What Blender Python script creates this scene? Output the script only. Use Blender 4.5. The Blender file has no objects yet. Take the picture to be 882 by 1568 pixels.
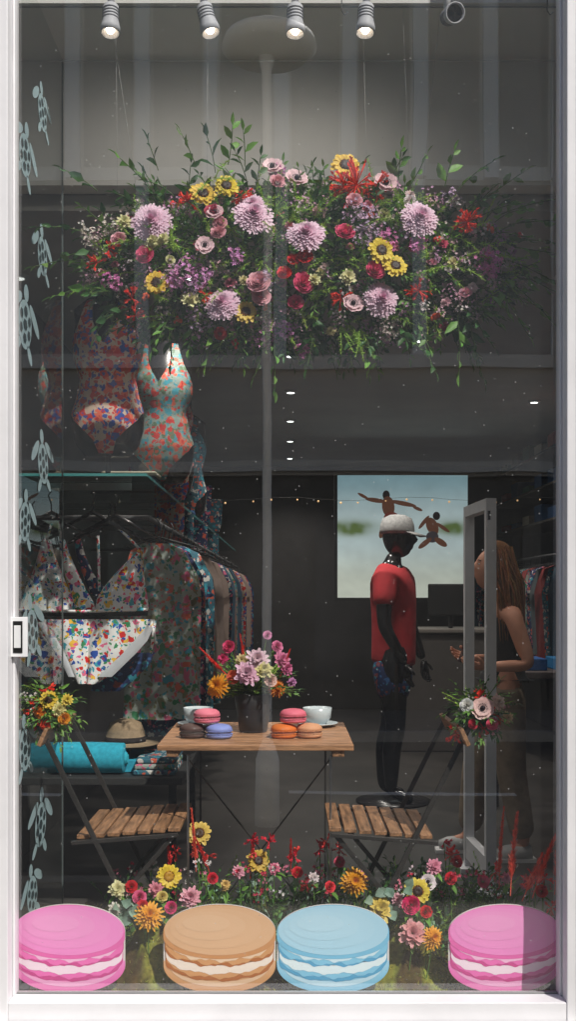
import bpy, math, random
from mathutils import Vector, Matrix, noise
random.seed(11)
R=random.uniform
V=Vector
sc=bpy.context.scene
def S(r,g,b,k=1.0):
    def f(c):
        c=c/255.0
        return (c/12.92 if c<=0.04045 else ((c+0.055)/1.055)**2.4)*k
    return (f(r),f(g),f(b))
# ------------------------------------------------------------ materials
def newmat(name):
    m=bpy.data.materials.new(name); m.use_nodes=True
    nt=m.node_tree; b=nt.nodes['Principled BSDF']
    return m,nt,b
def N(nt,t,**kw):
    n=nt.nodes.new(t)
    for k,v in kw.items():
        if k in n.inputs: n.inputs[k].default_value=v
        else: setattr(n,k,v)
    return n
def noisy(name,col,rough=0.6,var=0.25,scale=8,metal=0,bump=0.0,bscale=60,stretch=(1,1,1),spec=0.5,coat=0):
    m,nt,b=newmat(name)
    tc=N(nt,'ShaderNodeTexCoord'); mp=N(nt,'ShaderNodeMapping'); mp.inputs['Scale'].default_value=stretch
    nt.links.new(tc.outputs['Object'],mp.inputs['Vector'])
    nz=N(nt,'ShaderNodeTexNoise',Scale=scale,Detail=6.0,Roughness=0.6)
    nt.links.new(mp.outputs[0],nz.inputs['Vector'])
    rp=N(nt,'ShaderNodeValToRGB')
    rp.color_ramp.elements[0].position=0.3; rp.color_ramp.elements[1].position=0.7
    rp.color_ramp.elements[0].color=(*[c*(1-var) for c in col],1)
    rp.color_ramp.elements[1].color=(*[min(1,c*(1+var*0.6)) for c in col],1)
    nt.links.new(nz.outputs['Fac'],rp.inputs[0]); nt.links.new(rp.outputs[0],b.inputs['Base Color'])
    b.inputs['Roughness'].default_value=rough; b.inputs['Metallic'].default_value=metal
    b.inputs['Specular IOR Level'].default_value=spec
    b.inputs['Coat Weight'].default_value=coat
    if bump>0:
        n2=N(nt,'ShaderNodeTexNoise',Scale=bscale,Detail=4.0)
        nt.links.new(mp.outputs[0],n2.inputs['Vector'])
        bp=N(nt,'ShaderNodeBump',Strength=bump,Distance=0.01)
        nt.links.new(n2.outputs['Fac'],bp.inputs['Height']); nt.links.new(bp.outputs[0],b.inputs['Normal'])
    return m
def colmat(name,rough=0.6,trans=0.25,var=0.2,scale=90,spec=0.4,metal=0):
    m,nt,b=newmat(name)
    at=N(nt,'ShaderNodeAttribute',attribute_name='Col')
    nz=N(nt,'ShaderNodeTexNoise',Scale=scale,Detail=3.0)
    tc=N(nt,'ShaderNodeTexCoord'); nt.links.new(tc.outputs['Object'],nz.inputs['Vector'])
    mr=N(nt,'ShaderNodeMapRange'); mr.inputs['From Min'].default_value=0.3; mr.inputs['From Max'].default_value=0.7
    mr.inputs['To Min'].default_value=1-var; mr.inputs['To Max'].default_value=1+var*0.6
    nt.links.new(nz.outputs['Fac'],mr.inputs['Value'])
    vm=N(nt,'ShaderNodeVectorMath',operation='SCALE')
    nt.links.new(at.outputs['Color'],vm.inputs[0]); nt.links.new(mr.outputs[0],vm.inputs['Scale'])
    nt.links.new(vm.outputs[0],b.inputs['Base Color'])
    b.inputs['Roughness'].default_value=rough; b.inputs['Specular IOR Level'].default_value=spec
    b.inputs['Metallic'].default_value=metal
    if trans>0:
        tr=N(nt,'ShaderNodeBsdfTranslucent'); nt.links.new(vm.outputs[0],tr.inputs['Color'])
        mx=N(nt,'ShaderNodeMixShader'); mx.inputs[0].default_value=trans
        nt.links.new(b.outputs[0],mx.inputs[1]); nt.links.new(tr.outputs[0],mx.inputs[2])
        nt.links.new(mx.outputs[0],nt.nodes['Material Output'].inputs['Surface'])
    return m
def floral(name,base,cols,scale=26,thr=0.42,rough=0.8,dim=1.0):
    m,nt,b=newmat(name)
    tc=N(nt,'ShaderNodeTexCoord')
    nz=N(nt,'ShaderNodeTexNoise',Scale=scale*1.2,Detail=2.0)
    nt.links.new(tc.outputs['Object'],nz.inputs['Vector'])
    ad=N(nt,'ShaderNodeVectorMath',operation='SCALE'); ad.inputs['Scale'].default_value=0.06*20/scale
    nt.links.new(nz.outputs['Color'],ad.inputs[0])
    a2=N(nt,'ShaderNodeVectorMath',operation='ADD')
    nt.links.new(tc.outputs['Object'],a2.inputs[0]); nt.links.new(ad.outputs[0],a2.inputs[1])
    prev=None
    for li,(sc_,off,th) in enumerate([(scale,0,thr),(scale*1.9,3.7,thr*0.85)]):
        o=N(nt,'ShaderNodeVectorMath',operation='ADD'); o.inputs[1].default_value=(off,off*0.3,off*1.7)
        nt.links.new(a2.outputs[0],o.inputs[0])
        vo=N(nt,'ShaderNodeTexVoronoi',Scale=sc_); nt.links.new(o.outputs[0],vo.inputs['Vector'])
        sp=N(nt,'ShaderNodeSeparateColor'); nt.links.new(vo.outputs['Color'],sp.inputs[0])
        rp=N(nt,'ShaderNodeValToRGB'); rp.color_ramp.interpolation='CONSTANT'
        el=rp.color_ramp.elements
        cc=cols if li==0 else cols[::-1]
        el[0].position=0; el[0].color=(*cc[0],1)
        el[1].position=1/len(cc); el[1].color=(*cc[1],1)
        for i in range(2,len(cc)):
            e=el.new(i/len(cc)); e.color=(*cc[i],1)
        nt.links.new(sp.outputs[0],rp.inputs[0])
        lt=N(nt,'ShaderNodeMath',operation='LESS_THAN'); lt.inputs[1].default_value=th
        nt.links.new(vo.outputs['Distance'],lt.inputs[0])
        mx=N(nt,'ShaderNodeMix',data_type='RGBA')
        nt.links.new(lt.outputs[0],mx.inputs[0])
        if prev is None: mx.inputs[6].default_value=(*base,1)
        else: nt.links.new(prev,mx.inputs[6])
        nt.links.new(rp.outputs[0],mx.inputs[7]); prev=mx.outputs[2]
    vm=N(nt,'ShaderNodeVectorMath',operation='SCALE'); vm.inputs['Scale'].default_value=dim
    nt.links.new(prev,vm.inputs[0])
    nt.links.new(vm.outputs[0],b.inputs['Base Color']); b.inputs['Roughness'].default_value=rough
    n2=N(nt,'ShaderNodeTexNoise',Scale=14.0,Detail=3.0); nt.links.new(tc.outputs['Object'],n2.inputs['Vector'])
    bp=N(nt,'ShaderNodeBump',Strength=.5,Distance=0.012)
    nt.links.new(n2.outputs['Fac'],bp.inputs['Height']); nt.links.new(bp.outputs[0],b.inputs['Normal'])
    return m
def emis(name,col,st):
    m,nt,b=newmat(name)
    b.inputs['Base Color'].default_value=(*col,1); b.inputs['Emission Color'].default_value=(*col,1)
    b.inputs['Emission Strength'].default_value=st
    return m
def glassmat(name,refl,tint=(1,1,1),dust=False):
    m,nt,b=newmat(name); nt.nodes.remove(b)
    lw=N(nt,'ShaderNodeLayerWeight'); lw.inputs['Blend'].default_value=0.5
    pw=N(nt,'ShaderNodeMath',operation='POWER'); pw.inputs[1].default_value=5; nt.links.new(lw.outputs['Facing'],pw.inputs[0])
    ma=N(nt,'ShaderNodeMath',operation='MULTIPLY_ADD'); ma.inputs[1].default_value=0.8; ma.inputs[2].default_value=refl
    nt.links.new(pw.outputs[0],ma.inputs[0])
    tr=N(nt,'ShaderNodeBsdfTransparent'); tr.inputs[0].default_value=(*tint,1)
    gl=N(nt,'ShaderNodeBsdfGlossy'); gl.inputs['Roughness'].default_value=0.0
    mx=N(nt,'ShaderNodeMixShader'); nt.links.new(ma.outputs[0],mx.inputs[0])
    nt.links.new(tr.outputs[0],mx.inputs[1]); nt.links.new(gl.outputs[0],mx.inputs[2])
    out=mx.outputs[0]
    if dust:
        tc=N(nt,'ShaderNodeTexCoord')
        nz=N(nt,'ShaderNodeTexNoise',Scale=1.6,Detail=1.0); nt.links.new(tc.outputs['Object'],nz.inputs['Vector'])
        bp=N(nt,'ShaderNodeBump',Strength=0.3,Distance=0.004); nt.links.new(nz.outputs['Fac'],bp.inputs['Height'])
        nt.links.new(bp.outputs[0],gl.inputs['Normal'])
        vo=N(nt,'ShaderNodeTexVoronoi',Scale=42); nt.links.new(tc.outputs['Object'],vo.inputs['Vector'])
        sp=N(nt,'ShaderNodeSeparateColor'); nt.links.new(vo.outputs['Color'],sp.inputs[0])
        m1=N(nt,'ShaderNodeMath',operation='MULTIPLY'); m1.inputs[1].default_value=0.085; nt.links.new(sp.outputs[1],m1.inputs[0])
        lt=N(nt,'ShaderNodeMath',operation='LESS_THAN'); nt.links.new(vo.outputs['Distance'],lt.inputs[0]); nt.links.new(m1.outputs[0],lt.inputs[1])
        m2=N(nt,'ShaderNodeMath',operation='MULTIPLY'); m2.inputs[1].default_value=0.25; nt.links.new(lt.outputs[0],m2.inputs[0])
        n3=N(nt,'ShaderNodeTexNoise',Scale=3,Detail=5.0); nt.links.new(tc.outputs['Object'],n3.inputs['Vector'])
        m3=N(nt,'ShaderNodeMath',operation='MULTIPLY_ADD'); m3.inputs[1].default_value=0.014; nt.links.new(n3.outputs['Fac'],m3.inputs[0]); nt.links.new(m2.outputs[0],m3.inputs[2])
        df=N(nt,'ShaderNodeBsdfDiffuse'); df.inputs[0].default_value=(0.8,0.8,0.78,1)
        m4=N(nt,'ShaderNodeMixShader'); nt.links.new(m3.outputs[0],m4.inputs[0]); nt.links.new(out,m4.inputs[1]); nt.links.new(df.outputs[0],m4.inputs[2])
        out=m4.outputs[0]
    nt.links.new(out,nt.nodes['Material Output'].inputs['Surface'])
    return m
M={}
M['plant']=colmat('petals_and_leaves',0.5,0.2,0.15,120,0.35)
M['matte']=colmat('matte_paint',0.6,0,0.06,14)
M['print']=colmat('printed_board',0.35,0,0.02,6,0.4)
M['glossy']=colmat('glazed',0.25,0,0.05,20,0.5)
M['cloth']=colmat('cloth',0.9,0,0.2,60,0.1)
M['white']=noisy('white_gloss_paint',(0.70,0.69,0.70),0.35,0.08,3,bump=0.08,bscale=18)
M['cream']=noisy('cream_render',(0.80,0.76,0.69),0.8,0.08,1.5)
M['grayp']=noisy('bulkhead_paint',(0.70,0.68,0.65),0.8,0.05,1.5)
M['dark']=noisy('dark_wall',(0.06,0.057,0.057),0.6,0.3,2)
M['darkfloor']=noisy('dark_floor',(0.06,0.055,0.05),0.35,0.4,2)
M['wood']=noisy('acacia_wood',S(180,132,94),0.5,0.55,9,stretch=(1,9,9),bump=0.2,bscale=30)
M['woody']=noisy('acacia_wood_cross',S(160,118,84),0.5,0.65,9,stretch=(9,1,9),bump=0.2,bscale=30)
M['iron']=noisy('powder_coated_iron',(0.07,0.065,0.06),0.35,0.2,20,metal=0.5)
M['steel']=noisy('brushed_steel',(0.5,0.5,0.5),0.3,0.1,20,metal=1)
M['blackgloss']=noisy('black_gloss_fibreglass',(0.012,0.012,0.014),0.22,0.2,5,coat=0.3)
M['skin']=noisy('skin',S(205,145,118),0.6,0.12,12)
M['pot']=noisy('charcoal_ceramic',(0.035,0.035,0.038),0.4,0.2,8)
M['moss']=colmat('moss_bed',0.95,0,0.4,70,0.1)
M['asphalt']=noisy('asphalt',(0.07,0.07,0.07),0.9,0.3,30)
M['paving']=noisy('paving_stone',(0.15,0.14,0.13),0.85,0.3,3)
M['glass']=glassmat('shop_glass',0.19,(0.99,1,0.99),True)
M['sideglass']=glassmat('side_glass',0.06,(0.93,0.96,0.95))
M['shelfglass']=glassmat('shelf_glass',0.06,(0.75,0.9,0.88))
M['glassedge']=noisy('glass_edge',S(70,140,140),0.2,0.2,5)
M['edge2']=noisy('panel_edge',(0.10,0.12,0.12),0.3,0.2,5)
M['bulb']=emis('lamp_bulb',(1,0.82,0.6),9)
M['fairy']=emis('fairy_bulb',(1,0.62,0.28),.6)
M['down']=emis('downlight_and_fill_disc',(0.95,1,0.95),4)
RED=S(215,40,38); BLU=S(40,85,175); COR=S(240,110,80); YEL=S(245,195,70); GRN=S(60,145,95); PNK=S(235,110,150); TEA=S(60,165,185); WHT=S(238,235,228); NAV=S(30,50,100)
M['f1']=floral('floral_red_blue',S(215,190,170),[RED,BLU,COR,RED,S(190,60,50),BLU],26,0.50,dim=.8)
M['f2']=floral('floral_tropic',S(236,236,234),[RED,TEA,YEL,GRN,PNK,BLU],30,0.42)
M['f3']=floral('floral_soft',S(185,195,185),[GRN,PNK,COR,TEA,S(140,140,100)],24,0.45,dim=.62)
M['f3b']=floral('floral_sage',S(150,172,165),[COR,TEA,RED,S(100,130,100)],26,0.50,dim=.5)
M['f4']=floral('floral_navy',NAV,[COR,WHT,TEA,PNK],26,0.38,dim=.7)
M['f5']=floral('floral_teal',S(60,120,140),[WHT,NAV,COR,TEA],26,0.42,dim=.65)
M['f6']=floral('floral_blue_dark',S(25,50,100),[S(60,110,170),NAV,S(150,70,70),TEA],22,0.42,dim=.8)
# ------------------------------------------------------------ mesh builder
class MB:
    def __init__(s): s.v=[];s.f=[];s.c=[];s.m=[];s.s=[]
    def add(s,vs,fs,col=(0.5,0.5,0.5),mat=0,smooth=True):
        o=len(s.v); s.v.extend([tuple(p) for p in vs])
        if col and isinstance(col[0],(tuple,list)): s.c.extend(col)
        else: s.c.extend([col]*len(vs))
        for f in fs: s.f.append([i+o for i in f]); s.m.append(mat); s.s.append(smooth)
    def box(s,x0,x1,y0,y1,z0,z1,col=(0.5,)*3,mat=0):
        vs=[(x,y,z) for z in (z0,z1) for y in (y0,y1) for x in (x0,x1)]
        s.add(vs,[(0,2,3,1),(4,5,7,6),(0,1,5,4),(2,6,7,3),(0,4,6,2),(1,3,7,5)],col,mat,False)
    def bar(s,p0,p1,w,h,col=(0.5,)*3,mat=0,up=V((0,1,0))):
        p0=V(p0);p1=V(p1);d=(p1-p0).normalized();a=up-d*up.dot(d);a.normalize();b=d.cross(a)
        vs=[]
        for p in (p0,p1):
            for i,j in((-1,-1),(1,-1),(1,1),(-1,1)): vs.append(p+a*i*w/2+b*j*h/2)
        s.add(vs,[(0,3,2,1),(4,5,6,7),(0,1,5,4),(1,2,6,5),(2,3,7,6),(3,0,4,7)],col,mat,False)
    def tube(s,pts,rs,n=6,col=(0.5,)*3,mat=0,cap=True):
        pts=[V(p) for p in pts]
        if not isinstance(rs,(list,tuple)): rs=[rs]*len(pts)
        vs=[]
        for i,p in enumerate(pts):
            d=(pts[min(i+1,len(pts)-1)]-pts[max(i-1,0)])
            if d.length<1e-9: d=V((0,0,1))
            d.normalize()
            a=d.cross(V((0.13,0.97,0.2)));
            if a.length<0.05: a=d.cross(V((1,0,0)))
            a.normalize();b=d.cross(a)
            for k in range(n):
                t=2*math.pi*k/n; vs.append(p+(a*math.cos(t)+b*math.sin(t))*rs[i])
        fs=[]
        for i in range(len(pts)-1):
            for k in range(n):
                k2=(k+1)%n; fs.append((i*n+k,i*n+k2,(i+1)*n+k2,(i+1)*n+k))
        if cap: fs.append(tuple(range(n))[::-1]); fs.append(tuple((len(pts)-1)*n+k for k in range(n)))
        s.add(vs,fs,col,mat)
    def lathe(s,c,prof,n=20,col=(0.5,)*3,mat=0,axis=None):
        c=V(c); ax=V(axis).normalized() if axis else V((0,0,1))
        q=ax.to_track_quat('Z','Y'); vs=[]
        for r,z in prof:
            for k in range(n):
                t=2*math.pi*k/n; vs.append(c+q@V((r*math.cos(t),r*math.sin(t),z)))
        fs=[]
        for i in range(len(prof)-1):
            for k in range(n):
                k2=(k+1)%n; fs.append((i*n+k,i*n+k2,(i+1)*n+k2,(i+1)*n+k))
        fs.append(tuple(range(n))[::-1]); fs.append(tuple((len(prof)-1)*n+k for k in range(n)))
        s.add(vs,fs,col,mat)
    def ball(s,c,r,nu=8,nv=5,col=(0.5,)*3,mat=0,fn=None):
        if not isinstance(r,(tuple,list)): r=(r,r,r)
        c=V(c);vs=[V((0,0,1))]
        for j in range(1,nv):
            ph=math.pi*j/nv
            for i in range(nu):
                t=2*math.pi*i/nu; vs.append(V((math.sin(ph)*math.cos(t),math.sin(ph)*math.sin(t),math.cos(ph))))
        vs.append(V((0,0,-1)))
        if fn: vs=[fn(p) for p in vs]
        vs=[c+V((p.x*r[0],p.y*r[1],p.z*r[2])) for p in vs]
        fs=[(0,1+i,1+(i+1)%nu) for i in range(nu)]
        for j in range(nv-2):
            for i in range(nu):
                a=1+j*nu+i;b=1+j*nu+(i+1)%nu; fs.append((a,a+nu,b+nu,b))
        l=len(vs)-1
        fs+= [(l,1+(nv-2)*nu+(i+1)%nu,1+(nv-2)*nu+i) for i in range(nu)]
        s.add(vs,fs,col,mat)
    def build(s,name,mats,parent=None,bevel=0):
        me=bpy.data.meshes.new(name); me.from_pydata(s.v,[],s.f)
        for m in mats: me.materials.append(m)
        me.polygons.foreach_set('material_index',s.m); me.polygons.foreach_set('use_smooth',s.s)
        at=me.color_attributes.new('Col','FLOAT_COLOR','POINT')
        fl=[]
        for c in s.c: fl.extend((c[0],c[1],c[2],1))
        at.data.foreach_set('color',fl); me.update()
        ob=bpy.data.objects.new(name,me); sc.collection.objects.link(ob)
        if parent: ob.parent=parent
        if bevel:
            b=ob.modifiers.new('b','BEVEL'); b.width=bevel; b.segments=2; b.limit_method='ANGLE'
        return ob
def empty(name):
    e=bpy.data.objects.new(name,None); sc.collection.objects.link(e); e.empty_display_size=0.1; return e
def jit(c,a=0.15):
    k=1+R(-a,a); return tuple(min(1,x*k*(1+R(-a,a)*0.4)) for x in c)
def rv(): 
    while True:
        v=V((R(-1,1),R(-1,1),R(-1,1)))
        if 0.05<v.length<1: return v.normalized()
def basis(n):
    n=V(n).normalized(); a=n.cross(V((0,0,1)))
    if a.length<0.1: a=n.cross(V((1,0,0)))
    a.normalize(); return n,a,n.cross(a)
# ------------------------------------------------------------ plants
LG=S(108,152,68); DG=S(66,108,58); FG=S(172,210,90); EU=S(140,168,148)
def leaf(mb,p,d,nn,L,W,col):
    d=V(d).normalized(); t=d.cross(V(nn)); 
    if t.length<0.05: t=d.cross(V((1,0.1,0)))
    t.normalize(); n=t.cross(d); p=V(p); dr=-0.12*L
    c1=p+d*L*0.38; c2=p+d*L*0.72+n*dr*0.4; tip=p+d*L+n*dr
    h=W*0.18
    vs=[p,c1,c2,tip,c1+t*W/2+n*h,c1-t*W/2+n*h,c2+t*W*0.36+n*h,c2-t*W*0.36+n*h]
    mb.add(vs,[(0,1,4),(0,5,1),(1,2,6,4),(1,5,7,2),(2,3,6),(2,7,3)],col)
def path(p,d,L,n=6,droop=0.4,curl=0.25):
    p=V(p); d=V(d).normalized(); out=[p.copy()]; side=rv()*curl
    for i in range(n):
        d=(d+V((0,0,-droop/n))+side/n).normalized(); p=p+d*L/n; out.append(p.copy())
    return out
def ruscus(mb,p,d,L,leafL=0.045,col=DG,droop=0.3,w=0.36):
    pts=path(p,d,L,7,droop); mb.tube(pts,[0.0016]*7+[0.0006],4,jit(S(80,105,50)),cap=False)
    m=max(4,int(L/leafL*2.0))
    for i in range(m):
        f=(i+0.6)/m*7; k=min(6,int(f)); q=pts[k].lerp(pts[k+1],f-k); dd=(pts[k+1]-pts[k]).normalized()
        _,a,b=basis(dd); t=(i%2)*math.pi+R(-0.5,0.5)
        o=(a*math.cos(t)+b*math.sin(t)); s_=leafL*(1.1-0.5*i/m)*R(0.75,1.15)
        leaf(mb,q,dd*R(0.6,1.1)+o,o.cross(dd)+rv()*0.6+V((0,-0.5,0.5)),s_,s_*w*R(0.85,1.2),jit(col,0.3))
    leaf(mb,pts[-1],pts[-1]-pts[-2],V((0,0,1)),leafL*0.7,leafL*0.22,jit(col))
def fern(mb,p,d,L,col=FG,dens=1.0,droop=0.35):
    pts=path(p,d,L,6,droop); mb.tube(pts,[0.001]*6+[0.0005],3,jit(col),cap=False)
    m=int(L/0.0035*dens); 
    for i in range(m):
        f=R(0.3,5.99); k=int(f); q=pts[k].lerp(pts[k+1],f-k); dd=(pts[k+1]-pts[k]).normalized()
        o=(dd*R(0.5,1)+rv()*0.9).normalized(); l=R(0.012,0.028)*(1.15-f/8)
        t=o.cross(rv()).normalized()*0.0013
        mb.add([q-t,q+t,q+o*l],[(0,1,2)],jit(col,0.25))
def petals(mb,c,n,r,count,w,cb,ct,r0=0,lift=0,droop=0,rot=0,j=0.1):
    n,a,b=basis(n); c=V(c)
    for i in range(count):
        t=rot+2*math.pi*(i+R(-0.2,0.2))/count; d=a*math.cos(t)+b*math.sin(t); u=n.cross(d)
        rr=r*R(1-j,1+j); lf=lift*R(0.8,1.2); vs=[];cs=[]
        for f,ww in((0,0.4),(0.4,0.9),(0.75,1.0),(1,0.45)):
            q=c+d*(r0+(rr-r0)*f)+n*(lf*f-droop*f*f)
            hh=n*(w*0.12*(1 if f>0 else 0))
            vs+=[q-u*w*ww/2+hh,q,q+u*w*ww/2+hh]
            cc=tuple(x*(1-f)+y*f for x,y in zip(cb,ct)); k=R(0.92,1.1); cc=tuple(min(1,x*k) for x in cc); cs+=[cc,tuple(x*0.86 for x in cc),cc]
        fs=[]
        for q in range(3):
            for e in range(2): fs.append((q*3+e,q*3+e+1,q*3+e+4,q*3+e+3))
        mb.add(vs,fs,cs)
def sunflower(mb,c,n,r,col=S(248,212,66),cen=S(55,35,24)):
    n=V(n).normalized(); c=V(c)
    petals(mb,c,n,r,15,r*0.36,jit(col,0.1),col,r*0.25,r*0.05,0.1*r,R(0,6))
    petals(mb,c+n*r*0.05,n,r*0.85,13,r*0.33,tuple(x*0.8 for x in col),col,r*0.25,r*0.2,0.1*r,R(0,6))
    mb.lathe(c,[(r*0.42,0),(r*0.44,r*0.1),(r*0.34,r*0.2),(r*0.15,r*0.2),(0.001,r*0.16)],12,cen,axis=n)
    for i in range(26):
        t=R(0,6.28);rr=r*R(0.3,0.44); _,a,b=basis(n); p=c+(a*math.cos(t)+b*math.sin(t))*rr+n*r*0.17
        mb.ball(p,r*0.05,4,3,jit(S(150,95,35),0.3))
def mum(mb,c,n,r,cb=S(250,165,208),ct=S(255,222,238)):
    n=V(n).normalized();c=V(c)
    for k in range(10):
        f=k/9; rr=r*(1-0.85*f)
        petals(mb,c+n*r*0.28*f,n,rr,int(36-20*f),r*0.18,tuple(x*(0.8+0.2*f) for x in cb),ct,rr*0.1,r*(0.0+0.30*f),r*0.08*(1-f),R(0,6),0.10)
def gerb(mb,c,n,r,cb=S(205,100,12),ct=S(242,160,35)):
    n=V(n).normalized();c=V(c)
    for k in range(6):
        f=k/5; rr=r*(1-0.72*f)
        petals(mb,c+n*r*0.3*f,n,rr,int(20-8*f),r*0.17,cb,ct,rr*0.1,r*(0.02+0.35*f),r*0.15*(1-f),R(0,6),0.1)
def anem(mb,c,n,r,col=S(250,212,218)):
    n=V(n).normalized();c=V(c)
    petals(mb,c,n,r,7,r*0.95,tuple(x*0.85 for x in col),col,r*0.1,r*0.16,0,R(0,6))
    petals(mb,c+n*r*0.08,n,r*0.75,6,r*0.8,tuple(x*0.8 for x in col),col,r*0.1,r*0.22,0,R(0,6))
    mb.ball(c+n*r*0.22,r*0.25,8,5,S(30,12,28))
    for i in range(16):
        t=6.28*i/16; _,a,b=basis(n); mb.ball(c+(a*math.cos(t)+b*math.sin(t))*r*0.4+n*r*0.22,r*0.05,4,3,S(30,12,28))
def rose(mb,c,n,r,col=S(215,70,105)):
    n=V(n).normalized();c=V(c)
    for k in range(6):
        f=k/5; rr=r*(1-0.78*f)
        petals(mb,c+n*r*0.1*f,n,rr,max(3,int(7-3*f)),rr*1.25,tuple(x*(0.45+0.1*f) for x in col),tuple(min(1,x*(1.25-0.1*f)) for x in col),rr*0.35,r*(0.35+0.42*f),r*0.16*(1-f),R(0,6),0.05)
def carn(mb,c,n,r,col=S(242,165,178)):
    n=V(n).normalized();c=V(c)
    for k in range(7):
        f=k/6; rr=r*(1-0.65*f)
        petals(mb,c+n*r*0.3*f,(n+rv()*0.12),rr,int(12-4*f),r*0.34,tuple(x*0.65 for x in col),jit(col,0.12),rr*0.1,r*(0.15+0.4*f),r*0.1,R(0,6),0.22)
def beads(mb,c,r,n,col,size=0.005,flat=0.6):
    for i in range(n):
        d=rv()*r*R(0.2,1)**0.6; p=V(c)+V((d.x,d.y*flat,d.z)); s=size*R(0.7,1.3)
        mb.ball(p,(s,s,s*1.3),6,4,jit(col,0.25))
def tiny(mb,c,r,n,col,size=0.006,stem=True):
    c=V(c)
    for i in range(n):
        d=rv()*r*R(0.1,1)**0.5; p=c+V((d.x,d.y*0.7,d.z)); nn=(rv()*0.8+V((0,-1,0.3))+d/r*0.6).normalized(); cc=jit(col,0.2)
        _,a,b=basis(nn); s=size*R(0.7,1.25); o=R(0,6)
        vs=[p-nn*s*0.2];
        for k in range(10):
            t=o+6.283*k/10; rr=s if k%2==0 else s*0.45; vs.append(p+(a*math.cos(t)+b*math.sin(t))*rr+nn*s*0.15)
        mb.add(vs,[(0,1+k,1+(k+1)%10) for k in range(10)],[tuple(x*0.5 for x in cc)]+[cc]*10)
        if stem and i%3==0: mb.tube([c,p],0.0006,3,S(90,120,60),cap=False)
def redspray(mb,c,r,n,col=S(242,62,42)):
    c=V(c)
    for i in range(n):
        d=(rv()+V((0,-0.5,0.1))).normalized(); l=r*R(0.5,1.1)
        q=c+d*l; mb.tube([c,c+d*l*0.6,q],[0.0009,0.0022,0.0035],4,jit(col,0.2))
        for k in range(3): leaf(mb,q,d+rv()*0.6,rv(),R(0.012,0.02),0.008,jit(col,0.2))
def plume(mb,p,d,L,col=S(235,70,50),w=0.02):
    pts=path(p,d,L,7,0.05,0.15); mb.tube(pts,0.0018,4,jit(col),cap=False)
    for i in range(int(L*3000)):
        f=R(1.5,6.99);k=int(f);q=pts[k].lerp(pts[k+1],f-k);dd=(pts[k+1]-pts[k]).normalized()
        o=(dd*1.3+rv()*0.8).normalized(); l=w*R(0.6,1.3)*(1.25-f/8); t=o.cross(rv()).normalized()*0.0022
        mb.add([q-t,q+t,q+o*l],[(0,1,2)],jit(col,0.25))

# ============================================================ hanging arrangement
mb=MB(); C0=V((0.056,0.41,2.735)); U=0.00217
AX,AY,AZ=0.74,0.18,0.275
def inside(x,z):
    return (abs(x/AX)**2.3+abs(z/AZ)**2.2)
def surfpt(back=False):
    while True:
        x=R(-1,1)*AX; z=R(-1,1)*AZ; q=inside(x,z)
        if q<1:
            y=-AY*math.sqrt(max(0,1-q))*(1 if not back else -1); return V((x,y,z))
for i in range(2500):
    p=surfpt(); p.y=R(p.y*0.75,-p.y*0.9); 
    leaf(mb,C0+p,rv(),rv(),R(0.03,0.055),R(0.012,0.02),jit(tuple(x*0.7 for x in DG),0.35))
for i in range(430):
    p=surfpt(i%5==0)*R(0.75,1.0); out=V((p.x/AX*0.8,p.y/AY*.7,p.z/AZ*0.9)).normalized()
    d=(out+rv()*0.9); ruscus(mb,C0+p*0.92,d,R(0.06,0.14),R(0.03,0.05),DG if R(0,1)<0.45 else LG)
for i in range(240):
    p=surfpt(); out=V((p.x/AX*0.6,p.y/AY*1.0,p.z/AZ*0.7)).normalized()
    fern(mb,C0+p*0.97,out+rv()*0.8,R(0.06,0.13),jit(FG,0.2),1.8)
for i in range(120):
    t=R(0,6.283); ct,st=math.cos(t),math.sin(t)
    x=AX*abs(ct)**0.8*(1 if ct>0 else -1); z=AZ*abs(st)**0.8*(1 if st>0 else -1)
    d=V((ct*1.0,R(-0.6,0.2),st*0.9+0.1))+rv()*0.5
    L=R(0.05,0.13)*(1.4 if ct>0.5 else 1)
    ruscus(mb,C0+V((x*0.9,R(-0.17,0.02),z*0.88)),d,L,R(0.042,0.06),DG if R(0,1)<0.6 else LG,0.5,.42)
for px,py,dx,dz,L in [(330,270,-.1,1,.12),(350,262,.25,1,.11),(375,260,0.05,1,.10),(300,262,-.35,.9,.10),(245,275,-.3,1,.09),(220,280,-.7,.7,.11),(610,285,0,1,.09),(630,285,.5,.8,.10),(680,295,.2,1,.10),(700,300,.6,.7,.14),(740,310,.8,.6,.15),(150,300,-.7,.6,.12),
      (780,350,1,.1,.22),(790,380,1,-.2,.22),(780,400,.9,-.3,.24),(770,430,.7,-.6,.22),(790,420,1,-.5,.2),(770,330,.8,.3,.18),(760,450,.5,-.8,.18),(720,490,.1,-1,.20),(700,490,.1,-1,.18),(130,400,-1,0,.16),(130,360,-1,.3,.14),(150,440,-.8,-.3,.14),(170,470,-.5,-.7,.12),(420,510,0,-1,.19),(410,510,-.2,-1,.15),(330,500,-.2,-1,.13),(265,490,-.1,-1,.14),(640,510,.3,-1,.14),(560,510,.1,-1,.13),(480,515,-.1,-1,.12)]:
    ruscus(mb,C0+V(((px-467)*U,R(-.18,-.10),(403-py)*U)),(dx,-0.15,dz),L*1.1,0.06,DG if R(0,1)<.5 else LG,0.25,.42)
for px,py in [(520,510),(540,515),(550,515),(300,430),(420,340),(440,350),(620,340),(210,380),(400,330),(240,470),(650,410),(690,420),(480,350),(350,450),(420,440),(510,410),(330,290),(600,350),(430,380),(270,400),(380,410),(560,420)]:
    for k in range(3): fern(mb,C0+V(((px-467)*U,-0.19,(403-py)*U)),V((R(-.5,.5),-.3,-.7 if py>500 else R(-.3,.6))),R(.08,.13),FG,1.8)
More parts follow.
